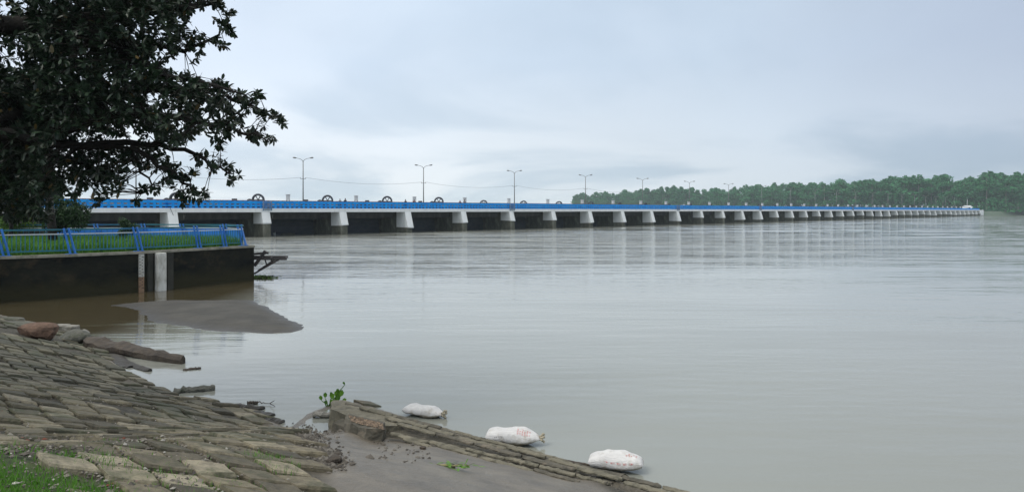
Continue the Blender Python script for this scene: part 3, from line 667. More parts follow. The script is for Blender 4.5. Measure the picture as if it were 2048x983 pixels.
def far_tree_mesh(seed, tall):
    r = np.random.default_rng(seed); n = 1500; hgt = 1.0
    lobes = []; nl = r.integers(6, 10)
    for q in range(nl):
        z = .30+.62*q/(nl-1); w = (.27 if not tall else .17)*math.sin(math.pi*min(1, (z-.10)/.95))**.6
        a = r.random()*6.28; lobes.append((math.cos(a)*w*.6, math.sin(a)*w*.6, z+r.normal(0, .03), w*r.uniform(.5, .85), .10*r.uniform(.8, 1.2)))
    lobes = np.array(lobes); i = r.integers(0, nl, n); dr = r.normal(size=(n, 3)); dr /= np.linalg.norm(dr, axis=1)[:, None]
    C = lobes[i, :3]+dr*np.c_[lobes[i, 3], lobes[i, 3], lobes[i, 4]]*r.uniform(.45, 1.1, (n, 1))
    s = r.uniform(.016, .036, n); u_ = r.normal(size=(n, 3)); u_ /= np.linalg.norm(u_, axis=1)[:, None]; v_ = np.cross(u_, r.normal(size=(n, 3))); v_ /= np.linalg.norm(v_, axis=1)[:, None]
    V = np.stack([C+u_*s[:, None], C+v_*s[:, None]*.7, C-u_*s[:, None], C-v_*s[:, None]*.7], 1).reshape(-1, 3)
    Fc = np.arange(4*n).reshape(-1, 4)
    tr = []; tf = []; b = 4*n; rad = .010
    for z, rr in ((0, .013), (.5, .010), (.92, .004)):
        for q in range(4): tr.append((math.cos(q*1.57)*rr, math.sin(q*1.57)*rr, z))
    for ring_ in (0, 1):
        for q in range(4): tf.append((b+ring_*4+q, b+ring_*4+(q+1) % 4, b+ring_*4+4+(q+1) % 4, b+ring_*4+4+q))
    V = np.vstack([V, tr]); Fc = np.vstack([Fc, tf]); mi = np.r_[np.zeros(n), np.ones(8)]
    me = npmesh('tmp', V, Fc, [M['far'] if seed % 3 else M['far2'], M['farbark']], False, mi); d_ = me.data; bpy.data.objects.remove(me); return d_
TM = [far_tree_mesh(s_, s_ % 2 == 0) for s_ in range(1, 9)]
def forest_line(t):      # t 0..1 left to right
    P_ = [Vector((95, 1075)), Vector((180, 960)), Vector((262, 815)), Vector((345, 680)), Vector((400, 612)), Vector((475, 640)), Vector((640, 700))]
    f = t*(len(P_)-1); i = min(int(f), len(P_)-2); return P_[i].lerp(P_[i+1], f-i)
skyl = [(1142, 397), (1160, 388), (1230, 384), (1300, 380), (1330, 374), (1400, 376), (1480, 376), (1500, 368), (1560, 366), (1630, 364), (1650, 358), (1720, 361), (1800, 354), (1850, 352), (1900, 355), (1950, 357), (1975, 346), (2000, 347), (2020, 354), (2060, 350), (2600, 340)]
su = [a_ for a_, b_ in skyl]; sv = [b_ for a_, b_ in skyl]
cnt = 0
for row in range(5):
    for q in range(52):
        t = (q+random.random()*.8)/52
        p = forest_line(t)+Vector((random.uniform(-4, 4), row*17+random.uniform(-6, 6)))
        u = UC+F*p.x/p.y
        if u > 2140 or u < 1138: continue
        top = np.interp(u, su, sv)+random.uniform(-3, 7) - (5 if random.random() < .10 else 0)+(5 if row < 2 else 0)
        hz_ = CZ-(top-VH)/F*p.y-3.5
        o = link('forest_tree', random.choice(TM), None, (p.x, p.y, 3.4)); sc = hz_/1.0
        w_ = random.uniform(1.0, 1.4)*sc*(1.25 if row < 2 else 1.0); o.scale = (w_, w_, sc); o.rotation_euler = (0, 0, random.random()*6.28)
        tag(o, 'tall green tree in the wood along the far bank', 'tree', 'trees of the wood on the far bank'); cnt += 1
print('forest trees', cnt)
# undergrowth at the foot of the wood
n = 26000; t = rng.random(n); C = np.array([[*forest_line(tt)] for tt in t]); dpt = rng.uniform(-10, 60, n); C[:, 1] += dpt
zt = 3+rng.random(n)**1.1*(8+dpt*.22+vnoise(C, 14.)*8); s = rng.uniform(.5, 1.3, n)
u_ = rng.normal(size=(n, 3)); u_ /= np.linalg.norm(u_, axis=1)[:, None]; v_ = np.cross(u_, rng.normal(size=(n, 3))); v_ /= np.linalg.norm(v_, axis=1)[:, None]
C3 = np.c_[C, zt]
V = np.stack([C3+u_*s[:, None], C3+v_*s[:, None]*.7, C3-u_*s[:, None], C3-v_*s[:, None]*.7], 1).reshape(-1, 3)
tag(npmesh('undergrowth', V, np.arange(4*n).reshape(-1, 4), M['far']), 'dense green undergrowth at the foot of the far wood', kind='stuff')

# ------------------------------------------------------------ quay platform at the left
WALLPX = [(-60, 612), (0, 604.5), (60, 601), (120, 597), (180, 592.5), (240, 587.5), (318, 580.5), (370, 575), (420, 569.5), (470, 564), (508, 560)]
wp = [PZ(u, v).xy for u, v in WALLPX]
wp = [Vector((-60, 20)), Vector((-42, 25.5)), Vector((-30, 29.2))]+wp
far = [Vector((-15.9, 43.6)), Vector((-17.2, 45.6)), Vector((-22.7, 46.6)), Vector((-28, 45.4)), Vector((-40, 44)), Vector((-62, 44))]
pts = wp+far; n = len(pts)
qy = empty('quay', (wp[-1].x, wp[-1].y, 0), 0, label='dark stained concrete quay with pale coping, topped by grass, at the left', cat='quay')
off = Vector((wp[-1].x, wp[-1].y, 0))
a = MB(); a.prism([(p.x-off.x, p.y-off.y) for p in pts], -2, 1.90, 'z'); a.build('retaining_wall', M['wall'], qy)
def inset(pl, dd):
    out = []
    for i, p in enumerate(pl):
        t = (pl[min(i+1, len(pl)-1)]-pl[max(i-1, 0)]).normalized(); out.append(p+Vector((-t.y, t.x))*dd)
    return out
edge = wp+far[:4]; ein = inset(edge, .35); eo = inset(edge, -.05)
a = MB(); vs = []
for o_, i_ in zip(eo, ein): vs += [(o_.x-off.x, o_.y-off.y, 1.88), (o_.x-off.x, o_.y-off.y, 2.0), (i_.x-off.x, i_.y-off.y, 2.0), (i_.x-off.x, i_.y-off.y, 1.88)]
m_ = len(edge); a.add(vs, [(i*4+k_, (i+1)*4+k_, (i+1)*4+(k_+1) % 4, i*4+(k_+1) % 4) for i in range(m_-1) for k_ in range(4)]+[(0, 1, 2, 3), (m_*4-1, m_*4-2, m_*4-3, m_*4-4)]); a.build('coping', M['coping'], qy)
a = MB(); a.prism([(p.x-off.x, p.y-off.y) for p in inset(edge, .3)+far[4:]], 1.905, 1.96, 'z'); a.build('soil', M['soil'], qy)
# pale concrete fender post and the gauge staff
p = PZ(318, 580.5); t = (wp[9+1]-wp[8]).normalized(); an = math.atan2(t.y, t.x)
Mx = Matrix.Translation(Vector((p.x-off.x, p.y-off.y, 0))) @ Matrix.Rotation(an, 4, 'Z')
a = MB(); a.box(-.22, .24, -.28, .1, -2, 1.88, 0, Mx); a.build('pilaster', M['post'], qy, bevel=.03)
a = MB(); a.box(.40, .72, -.10, .1, -2, 1.87, 0, Mx); a.box(-.62, -.36, -.08, .1, -2, 1.87, 0, Mx); a.build('buttress', mat('grey_stain', (.012, .014, .012), (.045, .045, .035), 1.5), qy)
g = PZ(285, 583.3); Mg = Matrix.Translation(Vector((g.x, g.y-.12, 0))) @ Matrix.Rotation(an, 4, 'Z')
gs = empty('water_gauge', (g.x, g.y-.12, 0), an, label='narrow painted water level gauge board on the quay wall, rusty at its foot', cat='gauge')
a = MB(); a.box(-.13, .13, -.04, .03, .75, 1.86); a.build('scale_board', mat('gauge_paint', (.42, .44, .42), (.56, .56, .52), 4, stain=(.2, .17, .12), sscale=4), gs)
a = MB(); a.box(-.13, .13, -.035, .03, -1.5, .745); a.build('rusty_board', mat('gauge_rust', (.20, .12, .07), (.34, .23, .15), 4, stain=(.07, .05, .04), sscale=3), gs)
a = MB()
for q in range(22):
    zz = .20+q*.075; wd = .11 if q % 5 == 0 else .055; a.box(-.12 if q % 2 else .0, (-.12 if q % 2 else .0)+wd, -.045, -.041, zz, zz+.032)
a.build('scale_marks', M['black'], gs)

# fences
def along(poly, step):
    out = []; 
    for a_, b_ in zip(poly[:-1], poly[1:]):
        n_ = max(1, int((b_-a_).length/step))
        for q in range(n_): out.append(a_.lerp(b_, q/n_))
    out.append(poly[-1]); return out
def fence(name, path, posts, label, z0=2.0, lean=.28, sheet=None, step=.155):
    r = empty(name, (path[0].x, path[0].y, z0), 0, label=label, cat='fence', group='blue fences on the quay'); o0 = Vector((path[0].x, path[0].y, z0))
    f = lambda p, z: Vector((p.x, p.y, z0+z))-o0
    a = MB()
    for p, q in zip(path[:-1], path[1:]): a.bar(f(p, 1.12), f(q, 1.12), .07, .07)
    a.build('top_rail', M['fteal'], r)
    a = MB()
    for p, q in zip(path[:-1], path[1:]): a.bar(f(p, .92), f(q, .92), .045, .05)
    a.build('middle_rail', M['fwhite'], r)
    a = MB()
    for p, q in zip(path[:-1], path[1:]): a.bar(f(p, .17), f(q, .17), .05, .06)
    a.build('bottom_rail', M['fteal'], r)
    a = MB()
    for p in along(path, step): a.bar(f(p, .17), f(p, .92), .026, .026)
    a.build('balusters', M['fteal'], r)
    for c_, t in posts:
        t3 = Vector((t.x, t.y, 0)); n3 = Vector((t.y, -t.x, 0))*.06; b = MB()
        for dd in (0, .20): b.bar(f(c_, 0)+t3*(dd)+n3, f(c_, 1.18)+t3*(dd-lean)+n3, .062, .075)
        b.box(-.2, .3, -.08, .08, 0, .02, 0, Matrix.Translation(f(c_, 0)) @ Matrix.Rotation(math.atan2(t.y, t.x), 4, 'Z'))
        b.build('post', M['fblue'], r)
    if sheet:
        a = MB()
        for p, q in zip(sheet[:-1], sheet[1:]): a.bar(f(p, .50), f(q, .50), .02, .74)
        a.build('sheet_panel', mat('sheet_blue', (.01, .16, .62), (.02, .22, .72), 2, .5), r)
    return r
npth = inset(wp, .18)
pu = []
def on_path(u):
    for a_, b_ in zip(npth[:-1], npth[1:]):
        ua, ub = UC+F*a_.x/a_.y, UC+F*b_.x/b_.y
        if ua <= u <= ub: return a_.lerp(b_, (u-ua)/(ub-ua)), (b_-a_).normalized()
cut = [p for p in npth if UC+F*p.x/p.y < 478]; cut.append(on_path(484)[0]) if on_path(484) else None
endp = cut[-1]
fence('quay_fence', cut, [on_path(u) for u in (-120, 7, 140, 275, 394, 446) if on_path(u)], 'teal and blue railing with paired leaning posts along the near edge of the quay', sheet=None)
# return along the end and the far side
e2 = [endp, endp+Vector((-.25, .8)), Vector((-17.3, 45.0))]
fence('quay_fence', e2, [(endp, Vector((1, .2)).normalized()), (e2[1], Vector((1, .1)).normalized()), (e2[2], Vector((1, 0)))], 'short bright blue railing with sheet panels closing the right end of the quay', sheet=e2+[Vector((-19.0, 45.6))], step=.12)
fp = [Vector((-17.5, 45.0)), Vector((-22.7, 45.9)), Vector((-28, 44.9)), Vector((-34, 44))]
fence('quay_fence', fp, [(fp[0].lerp(fp[1], q/2), Vector((1, 0))) for q in (1, 2)]+[(fp[1].lerp(fp[2], q/2), Vector((1, 0))) for q in (1, 2)], 'blue railing along the rear edge of the quay, behind the grass', sheet=fp[:3], step=.3)

# plants
def leafcloud(C, L_, W_, mtl, name, droop=.0, parent=None, dirs=None, up=None):
    """leaves: elongated six-point blades folded a little, base at C"""
    n = len(C); d_ = dirs if dirs is not None else rng.normal(size=(n, 3)); d_ = d_/np.linalg.norm(d_, axis=1)[:, None]
    u_ = up if up is not None else np.array([0, 0, 1.])+rng.normal(0, .4, (n, 3)); s_ = np.cross(d_, u_); s_ /= np.linalg.norm(s_, axis=1)[:, None]+1e-9; nn = np.cross(s_, d_)
    L_ = np.broadcast_to(L_, n)[:, None]; W_ = np.broadcast_to(W_, n)[:, None]
    P0 = C; P1 = C+d_*L_*.35+s_*W_*.42-nn*L_*.02; P2 = C+d_*L_*.72+s_*W_*.46-nn*L_*.06; P3 = C+d_*L_-nn*L_*(.12+droop); P4 = C+d_*L_*.72-s_*W_*.46-nn*L_*.06; P5 = C+d_*L_*.35-s_*W_*.42-nn*L_*.02
    Pm = C+d_*L_*.52-nn*(L_*.03+W_*.12)
    V = np.stack([P0, P1, P2, P3, P4, P5, Pm], 1).reshape(-1, 3); b = np.arange(n)[:, None]*7
    Fc = np.concatenate([b+np.array(q) for q in ((0, 1, 6), (1, 2, 6), (2, 3, 6), (3, 4, 6), (4, 5, 6), (5, 0, 6))], 0)
    return npmesh(name, V, Fc, mtl, False, parent=parent)
def bush(name, loc, rx, ry, rz, n, ls, mtl, label, cat='bush', trunk=None, tr=.05):
    r = empty(name, loc, 0, label=label, cat=cat); nl = 9; lob = rng.normal(0, .45, (nl, 3)); lob[:, 2] = rng.uniform(-.6, .8, nl)
    i = rng.integers(0, nl, n); dr = rng.normal(size=(n, 3)); dr /= np.linalg.norm(dr, axis=1)[:, None]
    C = (lob[i]*.85+dr*rng.uniform(.25, .5, (n, 1)))*np.array([rx, ry, rz])*.8; tz = trunk or rz
    C[:, 2] += tz; C = C[C[:, 2] > .02]
    leafcloud(C, ls*rng.uniform(.7, 1.2, len(C)), ls*.4, mtl, 'crown', parent=r)
    a = MB(); a.tube([(0, 0, -.05), (.03*tz, 0, tz*.5), (0, .02, tz*1.1)], [tr, tr*.8, tr*.4], 7)
    for q in range(6):
        e = Vector(C[random.randrange(len(C))]); a.tube([(0, 0, tz*random.uniform(.3, .9)), e*.6+Vector((0, 0, tz*.3)), e], [tr*.45, tr*.3, tr*.12], 5)
    a.build('trunk', M['bark'], r); return r
def atp(u, Y, z=1.96): return Vector(((u-UC)/F*Y, Y, z))
bush('small_tree', atp(128, 39.5), 1.45, 1.3, 1.4, 6500, .17, M['leaf_sap'], 'bushy green sapling behind the quay railing, just right of the thin dark trunk', 'tree', trunk=1.9)
bush('shrub', atp(250, 42.3), .62, .6, .75, 1500, .13, M['leaf_mid'], 'small green shrub standing in front of the first clear white pier', trunk=.95, tr=.03)
bush('hedge_bush', atp(28, 44.5), 2.0, 1.2, 1.0, 3500, .16, M['leaf_bright'], 'yellow-green bush low on the quay at the far left edge', trunk=.95)
bush('dark_tree', atp(-60, 50), 5.0, 3.0, 5.2, 14000, .30, M['leaf'], 'large dark tree behind the quay at the left edge', 'tree', trunk=5.6, tr=.2)
bush('dark_tree', atp(20, 41.5), 2.8, 1.8, 2.3, 15000, .24, M['leaf'], 'dark leafy tree over the yellow-green bush on the quay', 'tree', trunk=3.4, tr=.12)
# thin dark trunk on the platform
tt = empty('slender_tree', atp(106, 37.6), 0, label='slender dark-trunked tree rising behind the quay railing', cat='tree')
a = MB(); o3 = atp(106, 37.6); q = [PD(u, v, 37.6)-o3 for u, v in ((106, 481), (103, 440), (98, 400), (95, 350), (100, 300), (108, 250), (100, 190))]
a.tube(q, [.22, .19, .17, .15, .13, .10, .05], 9); a.tube([q[2], q[2]+Vector((.5, 0, .7)), q[2]+Vector((1.2, .1, 1.6))], [.08, .06, .03], 6); a.tube([q[3], q[3]+Vector((-.6, 0, 1.0)), q[3]+Vector((-1.8, .2, 2.2))], [.09, .06, .03], 6)
a.build('trunk', M['bark'], tt)
C = np.array(q[5])[None]+rng.normal(0, 1, (6000, 3))*[1.6, 1.2, 1.1]+[-.4, 0, .5]
leafcloud(C, .2*rng.uniform(.7, 1.2, 6000), .08, M['leaf'], 'crown', parent=tt)

# grass on the platform and on the crest of the near bank
def blades(P, hmin, hmax, wd, name, mtl, **kw):
    n = len(P); hgt = rng.uniform(hmin, hmax, n); a_ = rng.random(n)*6.28; b = np.c_[np.cos(a_), np.sin(a_), np.zeros(n)]*wd; ln = rng.normal(0, .35, (n, 3))*hgt[:, None]; ln[:, 2] = 0
    T = P+np.c_[np.zeros((n, 2)), hgt]+ln; Mi = P+np.c_[np.zeros((n, 2)), hgt*.55]+ln*.35
    V = np.stack([P-b, P+b, Mi+b*.7, T, Mi-b*.7], 1).reshape(-1, 3); k_ = np.arange(n)[:, None]*5
    Fc = np.concatenate([k_+np.array(q) for q in ((0, 1, 2), (0, 2, 4), (4, 2, 3))], 0)
    return tag(npmesh(name, V, Fc, mtl), kind='stuff', **kw)
poly = np.array([[p.x, p.y] for p in inset(edge, .5)+far[4:]])
P = np.c_[rng.uniform(-40, -15, 90000), rng.uniform(28, 46, 90000)]; P = P[sdf(P, poly) > .02]
hs = .16+.22*np.clip(vnoise(P, 1.3)+.5, 0, 1)
blades(np.c_[P, np.full(len(P), 1.95)], .20, .70, .024, 'quay_grass', M['grass'], label='rough green grass growing on top of the quay')
# weeds with broader leaves among the grass
P2 = P[rng.random(len(P)) < .10]; P2 = P2[vnoise(P2, 1.7, 1) > .0]
o = leafcloud(np.c_[P2, 2.05+rng.random(len(P2))*.42], .13, .07, M['leaf_mid'], 'quay_weeds'); tag(o, 'low leafy weeds among the grass on the quay', kind='stuff')
P = np.c_[rng.uniform(-9, -1.2, 150000), rng.uniform(2.8, 9.5, 150000)]; hz = height(P)
tuft = vnoise(P, .45, 1)+vnoise(P, 1.1, 2)*.8; md = sdf(P, mudpoly)
k = ((hz > 1.55) & (rng.random(len(P)) < np.clip(1.25-np.hypot((P[:, 0]+3.9)*.8, P[:, 1]-4.9)/1.7, .03, 1)*np.clip(.6+tuft*1.6, 0, 1)) | ((hz > 1.35) & (tuft > .42) & (rng.random(len(P)) < .4))) & (md < -.2)
P = P[k]; hz = hz[k]
blades(np.c_[P, hz+.02], .02, .085, .0035, 'bank_grass', M['grass'], label='short bright green grass on the crest of the near bank')

# ------------------------------------------------------------ big rubber-leaved tree reaching in from the left
BT = Vector((-13.5, 12.0, H(-13.5, 12.0)))
big = empty('rubber_tree', BT, 0, label='large dark broad-leaved tree whose crown hangs in from the upper left', cat='tree')
wood = MB()
def limb(pts, r0, r1):
    pts = [Vector(p)-BT for p in pts]; n_ = len(pts)
    # refine with slight wobble
    out = []
    for i in range(n_-1):
        for k_ in range(3): out.append(pts[i].lerp(pts[i+1], k_/3)+(Vector((random.gauss(0, .03), random.gauss(0, .03), random.gauss(0, .03))) if i+k_ else Vector()))
    out.append(pts[-1]); wood.tube(out, [r0+(r1-r0)*i/(len(out)-1) for i in range(len(out))], 8)
    return [o_+BT for o_ in out]
limb([BT-Vector((0, 0, .3)), BT+Vector((.1, 0, 1.6)), BT+Vector((.3, -.1, 3.2))], .55, .42)
T0 = BT+Vector((.3, -.1, 3.2)); nodes = []
LIMBS = [([T0, PD(-330, 320, 12.3), PD(-60, 272, 12.2), PD(90, 278, 12), PD(170, 291, 12), PD(262, 296, 12)], .20, .022),
         ([T0, PD(-300, 150, 12.2), PD(-50, 60, 12.3), PD(160, 40, 12.2), PD(330, 20, 12.1), PD(425, 8, 12)], .28, .02),
         ([PD(-60, 272, 12.2), PD(80, 200, 12.6), PD(220, 190, 12.7), PD(340, 175, 12.6), PD(440, 185, 12.5), PD(530, 228, 12.4), PD(562, 238, 12.4)], .10, .008),
         ([PD(90, 278, 12), PD(220, 235, 11.6), PD(330, 230, 11.5), PD(430, 250, 11.5), PD(500, 268, 11.5), PD(538, 283, 11.5)], .07, .008),
         ([PD(170, 291, 12), PD(300, 285, 12.2), PD(370, 300, 12.2), PD(425, 332, 12.2), PD(468, 348, 12.2)], .06, .010),
         ([PD(262, 296, 12), PD(310, 318, 11.9), PD(350, 350, 11.8), PD(385, 380, 11.8), PD(408, 395, 11.8)], .045, .010),
         ([PD(-60, 272, 12.2), PD(60, 300, 13), PD(150, 325, 13.1), PD(210, 345, 13.1), PD(240, 368, 13.1)], .10, .012),
         ([PD(-330, 320, 12.3), PD(-150, 340, 13.2), PD(0, 350, 13.5), PD(80, 362, 13.5)], .12, .02),
         ([PD(160, 40, 12.2), PD(280, 80, 12.6), PD(370, 100, 12.7), PD(420, 78, 12.6), PD(455, 55, 12.6)], .07, .010),
         ([PD(160, 40, 12.2), PD(250, 110, 11.4), PD(340, 150, 11.3), PD(430, 168, 11.3), PD(490, 190, 11.3)], .07, .010),
         ([PD(262, 296, 12), PD(275, 330, 12.3), PD(300, 370, 12.3), PD(290, 385, 12.3)], .03, .008),
         ([PD(-300, 150, 12.2), PD(-100, -60, 11), PD(100, -140, 11), PD(350, -200, 11)], .18, .02),
         ([T0, BT+Vector((-1, -1, 5.5)), BT+Vector((-2.5, -1.5, 8))], .3, .08), ([T0, BT+Vector((.5, 2.2, 5)), BT+Vector((.8, 4, 7.2))], .25, .06),
         ([T0, BT+Vector((-1.5, 1.5, 5)), BT+Vector((-4, 2, 6.2))], .25, .06), ([T0, BT+Vector((.5, -1.8, 5.0)), BT+Vector((1.8, -3.6, 6.4))], .25, .06)]
for pts_, r0, r1 in LIMBS: nodes += limb(pts_, r0, r1)
nodes = np.array([[*p] for p in nodes])
# rosettes of leaves: dense inside the crown, in chains towards the branch tips
ros = []
def inpoly(u, v, poly):
    c = False; n_ = len(poly)
    for i in range(n_):
        (x1, y1), (x2, y2) = poly[i], poly[(i+1) % n_]
        if (y1 > v) != (y2 > v) and u < (x2-x1)*(v-y1)/(y2-y1)+x1: c = not c
    return c
core = [(-700, -500), (420, -500), (440, -60), (385, 20), (372, 70), (352, 110), (318, 125), (345, 148), (395, 150), (430, 182), (468, 205), (482, 235), (440, 258), (395, 262), (372, 282), (330, 300), (318, 268), (262, 275), (190, 262), (110, 268), (92, 310), (84, 425), (40, 440), (-700, 470)]
dens = [(-700, -500), (330, -500), (300, 0), (255, 90), (250, 170), (290, 230), (180, 245), (90, 255), (70, 400), (-700, 430)]
low = [(84, 262), (330, 290), (345, 330), (300, 345), (260, 315), (215, 385), (150, 375), (84, 385)]
for q in range(3300):
    u, v = random.uniform(60, 490), random.uniform(-90, 440)
    if inpoly(u, v, core): ros.append(PD(u, v, random.uniform(10.6, 14.2)))
for q in range(3000):
    u, v = random.uniform(-300, 330), random.uniform(-200, 440)
    if inpoly(u, v, dens): ros.append(PD(u, v, random.uniform(10.8, 15.5)))
for q in range(210):
    u, v = random.uniform(84, 345), random.uniform(262, 390)
    if inpoly(u, v, low): ros.append(PD(u, v, random.uniform(12, 14)))
for q in range(900):
    u, v = random.uniform(-60, 100), random.uniform(150, 440)
    ros.append(PD(u, v, random.uniform(12, 15.5)))
for q in range(160):
    u, v = random.uniform(84, 330), random.uniform(250, 400)
    if inpoly(u, v, low): ros.append(PD(u, v, random.uniform(12, 14)))
for q in range(700): ros.append(BT+Vector((random.gauss(-.5, 2.4), random.gauss(0, 2.4), random.uniform(4.0, 9))))
TIPS = [(435, 8, 8), (400, 0, 7), (455, 18, 5), (470, -15, 6), (455, 55, 5), (440, 48, 4), (460, 62, 3), (440, 92, 5), (428, 80, 4), (395, 108, 4), (405, 72, 5), (380, 90, 5), (372, 62, 4), (425, 160, 4), (455, 172, 5), (440, 162, 4), (478, 186, 5), (500, 196, 4), (520, 192, 3), (495, 212, 5), (530, 232, 4), (548, 228, 4), (562, 234, 4), (515, 222, 4), (520, 262, 4), (538, 280, 4), (512, 278, 4), (500, 268, 5), (470, 255, 5), (450, 288, 4), (430, 282, 4), (450, 266, 5), (425, 330, 4), (440, 326, 3), (456, 336, 4), (468, 350, 3), (408, 310, 3), (390, 320, 2), (395, 398, 3), (405, 392, 3), (380, 378, 4), (365, 352, 4), (350, 345, 5), (388, 345, 3), (340, 365, 5), (325, 375, 4), (300, 380, 3), (285, 372, 2), (345, 330, 5), (355, 392, 3), (368, 400, 2), (238, 365, 3), (225, 380, 3), (200, 388, 4), (180, 392, 3), (170, 372, 5), (240, 340, 4), (215, 350, 4), (150, 388, 4), (120, 380, 5), (195, 345, 5), (160, 340, 5), (245, 308, 4), (130, 330, 6), (275, 400, 2)]
tipn = 0
for u, v, k_ in TIPS:
    for q in range(max(1, round(k_*.85))): ros.append(PD(u+random.gauss(0, 6), v+random.gauss(0, 5), 12+random.uniform(-.5, .7)))
ros = [p for p in ros if p.z > 2.6]
C = []; D_ = []; Ls = []
for p in ros:
    pv = np.array(p); dd = np.linalg.norm(nodes-pv, axis=1); j = int(np.argmin(dd)); src = Vector(nodes[j]); ax = (p-src)
    if 0.05 < ax.length < 1.2 and abs(ax.z) < .55*ax.length+.10: 
        mid = src.lerp(p, .5)+Vector((0, 0, .04)); wood.tube([src-BT, mid-BT, p-BT], [.009, .007, .004], 4)
    ax = ax.normalized() if ax.length > .01 else Vector((1, 0, 0)); ax = (ax+Vector((.35, 0, .25))).normalized()
    k_ = random.randint(8, 13)
    for q in range(k_):
        rad = Vector((random.gauss(0, 1), random.gauss(0, 1), random.gauss(0, 1))); rad = (rad-ax*rad.dot(ax)).normalized()
        d1 = (rad+ax*random.uniform(-.1, 1.3)+Vector((0, 0, -.15))).normalized()
        C.append(p-ax*random.uniform(0, .12)); D_.append(d1); Ls.append(random.uniform(.085, .15))
C = np.array([[*c]for c in C]); D_ = np.array([[*c] for c in D_]); Ls = np.array(Ls)
print('leaves', len(C))
o = leafcloud(C-np.array(BT), Ls, Ls*.42, M['leaf'], 'crown', parent=big, dirs=D_)
wood.build('trunk', M['bark'], big)

# ------------------------------------------------------------ steel bracket at the corner of the quay
Yb = 42.6
br = empty('steel_bracket', PD(508, 520, Yb), 0, label='dark rusted steel bracket frame jutting out from the quay corner over the water', cat='bracket'); ob = PD(508, 520, Yb)
def q3(u, v, dy=0): return PD(u, v, Yb)-ob+Vector((0, dy, 0))
a = MB(); a.bar(q3(500, 517), q3(573, 517.5), .13); a.bar(q3(500, 514.5, .7), q3(568, 515, .7), .13); a.bar(q3(572, 517.5), q3(566, 515, .7), .08); a.bar(q3(500, 508), q3(537, 505.5), .12); a.bar(q3(540, 517), q3(538, 515, .7), .07); a.build('platform_beam', M['black'], br)
a = MB(); a.bar(q3(508, 547), q3(557, 519), .09); a.bar(q3(508, 543, .7), q3(547, 517, .7), .09); a.build('brace', M['black'], br)
a = MB(); a.bar(q3(509, 531), q3(531, 501.5), .16); a.bar(q3(530, 518), q3(533, 528), .06); a.bar(q3(543, 518), q3(542.5, 528), .06); a.build('strut', M['black'], br)
def twig(mb, p, q, r, n_=5, wob=.03):
    p, q = Vector(p), Vector(q); pts_ = [p.lerp(q, i/n_)+Vector((random.gauss(0, wob), random.gauss(0, wob), random.gauss(0, wob*.4)))*(0 < i < n_) for i in range(n_+1)]; mb.tube(pts_, [r*(1-.5*i/n_) for i in range(n_+1)], 6)
cw = PZ(524, 556); n = 700; Pq = np.c_[rng.normal(0, .42, n), rng.normal(0, .25, n), np.abs(rng.normal(0, .055, n))+.01]
df = empty('floating_weed', cw, 0, label='raft of green weed and sticks caught against the quay corner', cat='weed')
leafcloud(Pq, .11, .05, M['leaf_bright'], 'leaves', parent=df)
a = MB(); twig(a, (-.7, 0, .05), (1.1, .1, .10), .04); twig(a, (-.4, -.2, .06), (.7, -.1, .16), .05); twig(a, (-.8, -.1, .02), (.4, -.3, .05), .06); a.build('sticks', M['bark'], df)

# ------------------------------------------------------------ stones, driftwood, rubble
def boulder(name, loc, sx, sy, sz, rz, mtl, label, cat='stone', seed=0, nsub=3, ang=.0, flat=1.0):
    import bmesh
    bm = bmesh.new(); bmesh.ops.create_cube(bm, size=2) if ang else bmesh.ops.create_icosphere(bm, subdivisions=nsub, radius=1)
    if ang: bmesh.ops.bevel(bm, geom=bm.edges[:], offset=.25, segments=1, affect='EDGES'); bmesh.ops.subdivide_edges(bm, edges=bm.edges[:], cuts=2, use_grid_fill=True)
    r = np.random.default_rng(seed); pl = r.normal(size=(9, 3)); pl /= np.linalg.norm(pl, axis=1)[:, None]; dsts = r.uniform(.62, .95, 9)
    for v in bm.verts:
        p = np.array(v.co)
        if not ang:
            for nrm, dst in zip(pl, dsts):
                k_ = p @ nrm
                if k_ > dst: p = p-nrm*(k_-dst)*.85
        p = p*(1+r.normal(0, .018)); v.co = p*[sx, sy, sz]
    me = bpy.data.meshes.new(name); bm.to_mesh(me); bm.free(); me.materials.append(mtl); o = link(name, me, None, loc); o.rotation_euler = (0, 0, rz)
    return tag(o, label, cat)
M['rockbrown'] = mat('brown_stone', (.085, .050, .032), (.17, .10, .068), 3, .8, stain=(.05, .035, .025), sscale=2.5, bump=.04)
M['rockgrey'] = mat('grey_stone', (.05, .055, .045), (.13, .13, .11), 4, .8, stain=(.03, .04, .02), sscale=2.5, bump=.04)
M['rockpale'] = mat('pale_stone', (.17, .17, .15), (.28, .27, .24), 4, .8, stain=(.08, .08, .06), sscale=3, bump=.03)
M['rockmoss'] = mat('mossy_stone', (.06, .065, .03), (.13, .13, .07), 5, .9, bump=.03)
def onb(u, v, dz=0): p = ground(u, v); return p+Vector((0, 0, dz))
boulder('boulder', onb(78, 676, .18), .62, .42, .30, .1, M['rockbrown'], 'big reddish-brown stone lying at the water edge by the paved bank', seed=3)
boulder('boulder', onb(150, 684, .12), .50, .35, .26, -.2, M['rockgrey'], 'rough dark grey stone between the brown stone and the drift log', seed=5)
boulder('stone', onb(99, 657, .05), .26, .2, .18, .5, M['rockmoss'], 'round mossy stone behind the brown one', seed=8)
boulder('stone', onb(122, 664, .12), .24, .2, .13, .1, M['rockpale'], 'pale grey flat stone touching the right of the brown stone', seed=9, ang=1)
boulder('stone', onb(142, 664, .12), .20, .2, .10, -.1, M['rockpale'], 'pale flat block beyond the dark grey stone', seed=10, ang=1)
boulder('stone', onb(170, 674, .12), .15, .15, .14, .4, M['rockpale'], 'small pale stone at the tip of the stone heap beside the water', seed=11)
